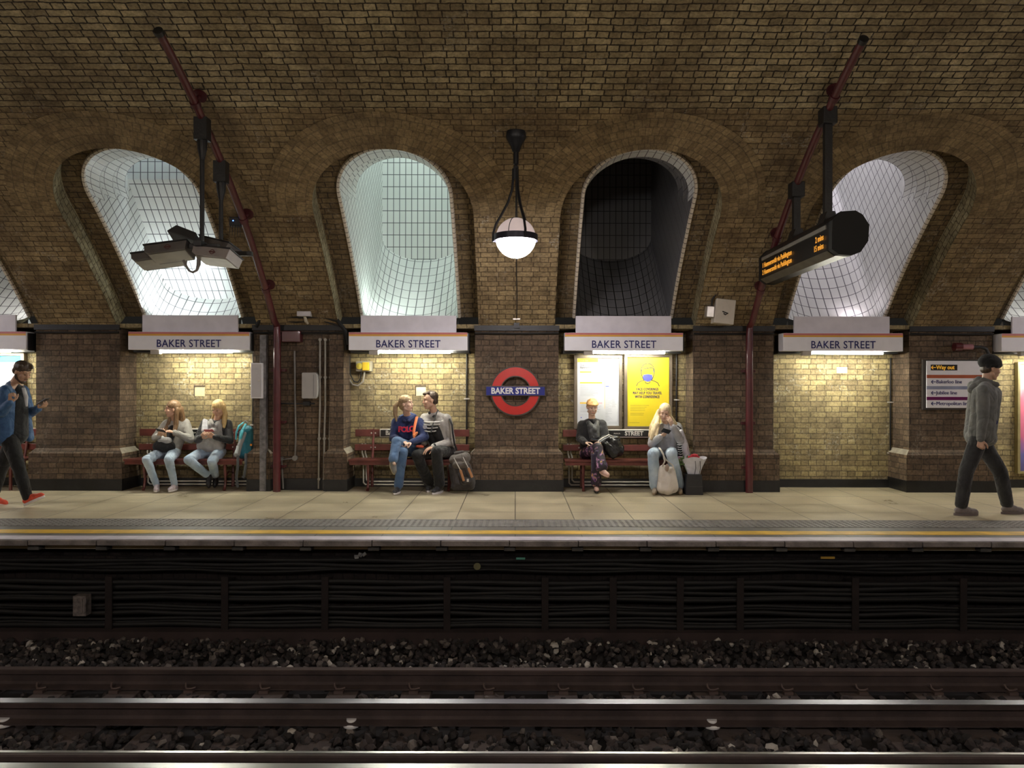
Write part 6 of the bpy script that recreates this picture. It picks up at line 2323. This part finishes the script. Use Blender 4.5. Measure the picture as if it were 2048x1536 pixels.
organic('hood', [C(nk + Vector((-.10, -.05, -.02)), .05, nk + Vector((-.13, .06, -.04)), .055), C(nk + Vector((-.07, -.05, .02)), .035, nk + Vector((.07, -.08, -.03)), .03), C(nk + Vector((-.07, .08, .02)), .035, nk + Vector((.07, .07, -.03)), .03),
                 C(nk + Vector((-.09, 0, .03)), .04, nk + Vector((-.17, 0, -.09)), .05)], HG_, t, voxel=.008, smooth=4, wrinkle=.006)
trousers(t, J, 'jeans', cloth('charcoal_denim', (.018, .018, .02), col2=(.035, .036, .038)), 1.0, r=1.03, calf=.074, cuff=.068, end=.88, knee=.08)
GT = cloth('grey_mesh_trainer', (.20, .17, .165), .7, fold=.2, vs=50)
shoe(t, J['ana'], J['toea'], GT, M('grey_sole', (.16, .13, .125), .6), 1.08, 'trainer', laces=BLACKC)
shoe(t, J['anb'], J['toeb'], GT, bpy.data.materials['grey_sole'], 1.08, 'trainer')
mb = MB()
mb.lathe([(0, .0), (.03, .0), (.03, .006), (0, .006)], at(1990, 842, 8.70), 16, Matrix.Rotation(math.pi / 2, 3, 'X'))
mb.build('blue_emblem', M('navy_print', (.01, .015, .1), .6), parent=t)

# ------------------------------------------------------------------ bags and belongings
# teal backpack on the first bench
t = thing('backpack', 'teal and grey backpack standing on the right end of the first bench', 'backpack', at(493, 918, 10.8))
TEAL = cloth('teal_nylon', (.02, .19, .26), rough=.5, fold=.5)
TEAL2 = cloth('bright_teal_pad', (.06, .40, .48), rough=.6, fold=.2)
GP = cloth('grey_mesh_pad', (.28, .29, .29), rough=.8)
organic('main_body', [C(at(497, 862, 10.86), .075, at(501, 905, 10.88), .095), C(at(488, 868, 10.86), .07, at(488, 908, 10.86), .085)], TEAL, t, voxel=.009, smooth=4, wrinkle=.016)
organic('dark_side', [C(at(506, 888, 10.84), .04, at(503, 910, 10.84), .05)], cloth('dark_teal_side', (.012, .05, .07)), t, voxel=.009, smooth=4, wrinkle=.01)
for (pts, r_) in (([at(487, 846, 10.78), at(478, 853, 10.73), at(473, 866, 10.72), at(472, 880, 10.74)], .024), ([at(492, 849, 10.76), at(486, 860, 10.70), at(482, 874, 10.68), at(480, 886, 10.70)], .026)):
    mb = MB()
    mb.tube(pts, [r_ * .8, r_, r_, r_ * .8], 10, scale_y=.5)
    mb.build('shoulder_strap', TEAL2, parent=t, smooth=True)
organic('hip_pad', [C(at(484, 880, 10.70), .03, at(474, 910, 10.70), .045), C(at(490, 868, 10.72), .025, at(484, 884, 10.70), .03)], GP, t, voxel=.008, smooth=4)
mb = MB()
mb.tube([at(476, 893, 10.66), at(473, 908, 10.64)], .02, 8, scale_y=.4)
mb.build('pale_trim', M('pale_trim_cloth', (.6, .66, .68), .6), parent=t, smooth=True)
mb = MB()
mb.tube([at(488, 846, 10.84), at(491, 842.5, 10.84), at(496, 847, 10.84)], .012, 8)
mb.build('grab_handle', GP, parent=t, smooth=True)
mb = MB()
for pts in ([at(476, 912, 10.62), at(476, 935, 10.60), at(473, 955, 10.60), at(476, 976, 10.60)], [at(492, 908, 10.66), at(492, 930, 10.62), at(489, 952, 10.62), at(486, 957, 10.62)]):
    mb = MB()
    mb.tube(pts, .02, 8, scale_y=.35)
    mb.build('hanging_strap', cloth('dark_webbing', (.07, .075, .08)) if 'dark_webbing' not in bpy.data.materials else bpy.data.materials['dark_webbing'], parent=t, smooth=True)
mb = MB()
mb.box(*[v for p in [(0, .03), ] for v in p], 0, .01, 0, .03, Matrix.Translation(at(500, 893, 10.74)))
mb.build('orange_tag', M('orange_tag_cloth', (.8, .3, .03), .6), parent=t, bevel=.003)

# grey rucksack on the floor
t = thing('rucksack', 'charcoal and black rucksack with tan straps leaning on the bench end beside the young man', 'rucksack', at(925, 980, 10.55))
RB = cloth('charcoal_canvas', (.035, .03, .03), rough=.7)
RF = cloth('taupe_canvas', (.11, .095, .085), rough=.7)
organic('main_body', [C(at(910, 935, 10.52), .09, at(917, 965, 10.52), .10), C(at(930, 935, 10.52), .09, at(938, 965, 10.52), .095), C(at(912, 972, 10.50), .07, at(942, 972, 10.50), .06)], RB, t, voxel=.01, smooth=4, wrinkle=.012)
organic('lid', [C(at(909, 920, 10.50), .075, at(930, 916, 10.50), .085), C(at(913, 930, 10.46), .06, at(930, 928, 10.46), .06)], RF, t, voxel=.009, smooth=4, wrinkle=.01)
organic('roll_top', [C(at(912, 907, 10.5), .03, at(926, 905, 10.5), .03)], cloth('dark_taupe', (.06, .052, .05)), t, voxel=.008, smooth=4, wrinkle=.006)
TAN = M('tan_leather', (.42, .2, .09), .5)
PS = M('pale_strap', (.55, .53, .5), .6)
for (a_, b_, c_) in (((908, 916), (921, 940), (928, 962)), ((926, 914), (937, 936), (945, 955))):
    mb = MB()
    mb.tube([at(*a_, 10.37), at(*b_, 10.36)], .012, 8, scale_y=.5)
    mb.build('pale_strap', PS, parent=t, smooth=True)
    mb = MB()
    mb.tube([at(*b_, 10.36), at(*c_, 10.37)], .018, 8, scale_y=.5)
    mb.build('tan_strap', TAN, parent=t, smooth=True)
organic('front_pocket', [C(at(930, 962, 10.44), .06, at(940, 962, 10.44), .055)], RB, t, voxel=.009, smooth=3)
MB().box(-.014, .014, -.004, .004, -.02, .02, Matrix.Translation(at(936, 961, 10.375))).build('small_label', PS, parent=t, bevel=.002)

# black bag and coat on the lap of the ginger-haired woman
t = thing('handbag', 'glossy black slouching bag with pale straps on the bench beside the ginger-haired woman', 'bag', at(1230, 918, 10.7))
organic('bag_body', [C(at(1222, 884, 10.74), .10, at(1232, 898, 10.74), .12), C(at(1212, 892, 10.66), .06, at(1226, 906, 10.68), .08), C(at(1232, 880, 10.74), .07, at(1238, 900, 10.72), .07)],
        M('glossy_black_leather', (.012, .012, .013), .28, var=.3, bump=.6, bs=12), t, voxel=.009, smooth=3, wrinkle=.03, wscale=.08)
mb = MB()
mb.tube([at(1195, 883, 10.5), at(1206, 875, 10.55), at(1218, 869, 10.6), at(1228, 873, 10.62)], .014, 8, scale_y=.5)
mb.build('pale_strap', PS, parent=t, smooth=True)
mb = MB()
mb.tube([at(1197, 886, 10.49), at(1208, 878, 10.54), at(1220, 872, 10.58)], .012, 8, scale_y=.5)
mb.build('grey_strap', GP, parent=t, smooth=True)

# cream tote
t = thing('tote_bag', 'large cream canvas tote bag standing between the feet of the long-haired blonde woman', 'bag', at(1336, 990, 10.34))
CR = cloth('cream_canvas', (.60, .55, .49), col2=(.68, .63, .57))
organic('bag_body', [C(at(1327, 938, 10.38), .065, at(1326, 975, 10.34), .085), C(at(1342, 940, 10.38), .06, at(1346, 974, 10.34), .08), C(at(1335, 955, 10.36), .09, at(1336, 976, 10.33), .095)], CR, t, voxel=.009, smooth=4, wrinkle=.014, wscale=.1)
mb = MB()
mb.tube([at(1325, 932, 10.33), at(1330, 922, 10.30), at(1327, 908, 10.28), at(1321, 898, 10.3), at(1319, 895, 10.33)], .016, 8, scale_y=.5)
mb.tube([at(1319, 895, 10.33), at(1326, 908, 10.34), at(1333, 920, 10.34), at(1346, 930, 10.33), at(1349, 940, 10.32)], .016, 8, scale_y=.5)
mb.build('handle', CR, parent=t, smooth=True)
mb = MB()
mb.lathe([(0, .05), (.022, .03), (.03, 0), (.02, -.04), (0, -.06)], at(1334.5, 934, 10.285), 14)
mb.build('open_mouth', M('tote_inside', (.36, .27, .22), .9), parent=t, smooth=True)

# striped coat beside her
t = thing('scarf', 'black and pale striped garment hanging over the long-haired woman\'s arm to the bench', 'scarf', at(1372, 918, 10.7))
organic('pale_cloth', [C(at(1363, 862, 10.60), .03, at(1370, 890, 10.62), .05), C(at(1370, 890, 10.62), .05, at(1373, 915, 10.64), .06)], cloth('pale_lilac_cloth', (.55, .53, .57)), t, voxel=.008, smooth=4, wrinkle=.01)
organic('black_cloth', [C(at(1358, 878, 10.64), .04, at(1361, 912, 10.66), .05)], BLACKC, t, voxel=.008, smooth=4)
mb = MB()
for q in range(6):
    y_ = 884 + q * 4.6
    mb = MB()
    mb.tube([at(1354 + q * .6, y_, 10.585), at(1359 + q * .6, y_ + 1, 10.575), at(1365 + q * .3, y_ - .5, 10.565)], .009, 6, scale_y=.6)
    mb.build('stripe', bpy.data.materials['white_cloth'], parent=t, smooth=True)
mb = MB()
mb.tube([at(1355, 851, 10.74), at(1361, 855, 10.70), at(1366, 868, 10.70), at(1374, 888, 10.70), at(1379, 905, 10.7)], .012, 8, scale_y=.5)
mb.build('black_edging', BLACKC, parent=t, smooth=True)

# box and flowers
a, b = at(1372, 984, 10.37), at(1405.5, 949, 10.37)
t = thing('black_box', 'black paper carrier box on the platform under the flowers', 'box', ((a.x + b.x) / 2, 10.5, 0))
mb = MB()
mb.prism([(a.x + .0, .0), (b.x + .01, .0), (b.x - .01, b.z), (a.x + .015, b.z)], 10.37, 10.64)
mb.build('box_body', M('black_card', (.022, .022, .024), .6), parent=t, bevel=.004)
MB().box(a.x + .04, b.x - .0, 10.364, 10.372, b.z - .165, b.z - .160).build('fold_line', M('fold_grey', (.06, .06, .06), .6), parent=t)
t = thing('flower_bunch', 'white paper wrap of red and pink flowers standing on the black box', 'flowers', at(1390, 949, 10.7))
WP = cloth('white_wrap_paper', (.62, .62, .66), rough=.5, fold=.3)
c = at(1388, 948.5, 10.50)
mb = MB()
prof = [(.085, .0), (.10, .05), (.13, .12), (.165, .19), (.19, .235)]
n = 28
ww = []


def wrapfn(i, j):
    a_ = 2 * math.pi * i / n
    r_, z_ = prof[j]
    rr_ = r_ * (1 + (.10 * math.sin(5 * a_ + 1) * j / 4))
    return Vector((c.x + rr_ * math.cos(a_) * 1.0 - .02 * j / 4, c.y + rr_ * .5 * math.sin(a_), c.z + z_ + .02 * math.sin(3 * a_) * j / 4))


mb.quadgrid(wrapfn, n, 4)
mb.poly([wrapfn(i, 0) for i in range(n)])
o = mb.build('paper_wrap', WP, parent=t, merge=True)
so_ = o.modifiers.new('solid', 'SOLIDIFY')
so_.thickness = .003
for dx in (-.005, .06):
    mb = MB()
    mb.tube([Vector((c.x + dx, c.y - .06, c.z + .0)), Vector((c.x + dx + .012, c.y - .085, c.z + .1)), Vector((c.x + dx - .0, c.y - .11, c.z + .2))], .004, 6)
    mb.build('string', BLACKC, parent=t)
RED = cloth('red_petals', (.62, .02, .04), fold=.8, fs=60)
PKP = cloth('pink_petals', (.62, .36, .55), fold=.8, fs=60)
GRN = cloth('leaf_green', (.09, .17, .05), rough=.6, fold=.3)
random.seed(21)
for q, (px, py, r_, m__) in enumerate(((1381, 915, .04, RED), (1389, 912, .05, RED), (1394, 915, .038, RED), (1399, 919, .03, RED), (1385, 919, .035, RED), (1358.5, 915, .03, PKP), (1362, 920, .024, PKP))):
    D_ = 10.52 if m__ is RED else 10.46
    P = [E(at(px, py, D_), (r_, r_, r_ * .75))] + [E(at(px, py, D_) + Vector((math.cos(k) * r_ * .6, math.sin(k) * r_ * .6, r_ * .3)), (r_ * .5, r_ * .5, r_ * .35)) for k in (0, 1.3, 2.6, 3.9, 5.2)]
    organic('flower_head', P, m__, t, voxel=.006, smooth=1, wrinkle=.006, wscale=.02)
mb = MB()
for q in range(26):
    p0 = at(random.uniform(1356, 1374), random.uniform(915, 932), random.uniform(10.42, 10.52))
    d_ = Vector((random.uniform(-1, 1), random.uniform(-.6, .3), random.uniform(-.3, 1))).normalized()
    s_ = d_.cross(Vector((0, 1, .3))).normalized() * .013
    L_ = random.uniform(.04, .08)
    mb.poly([p0, p0 + d_ * L_ * .5 + s_, p0 + d_ * L_, p0 + d_ * L_ * .5 - s_])
mb.tube([at(1374, 942, 10.50), at(1366, 925, 10.48), at(1361, 918, 10.47)], .006, 6)
mb.tube([at(1374, 942, 10.50), at(1369, 925, 10.48), at(1367, 914, 10.47)], .006, 6)
mb.build('leaves', GRN, parent=t)
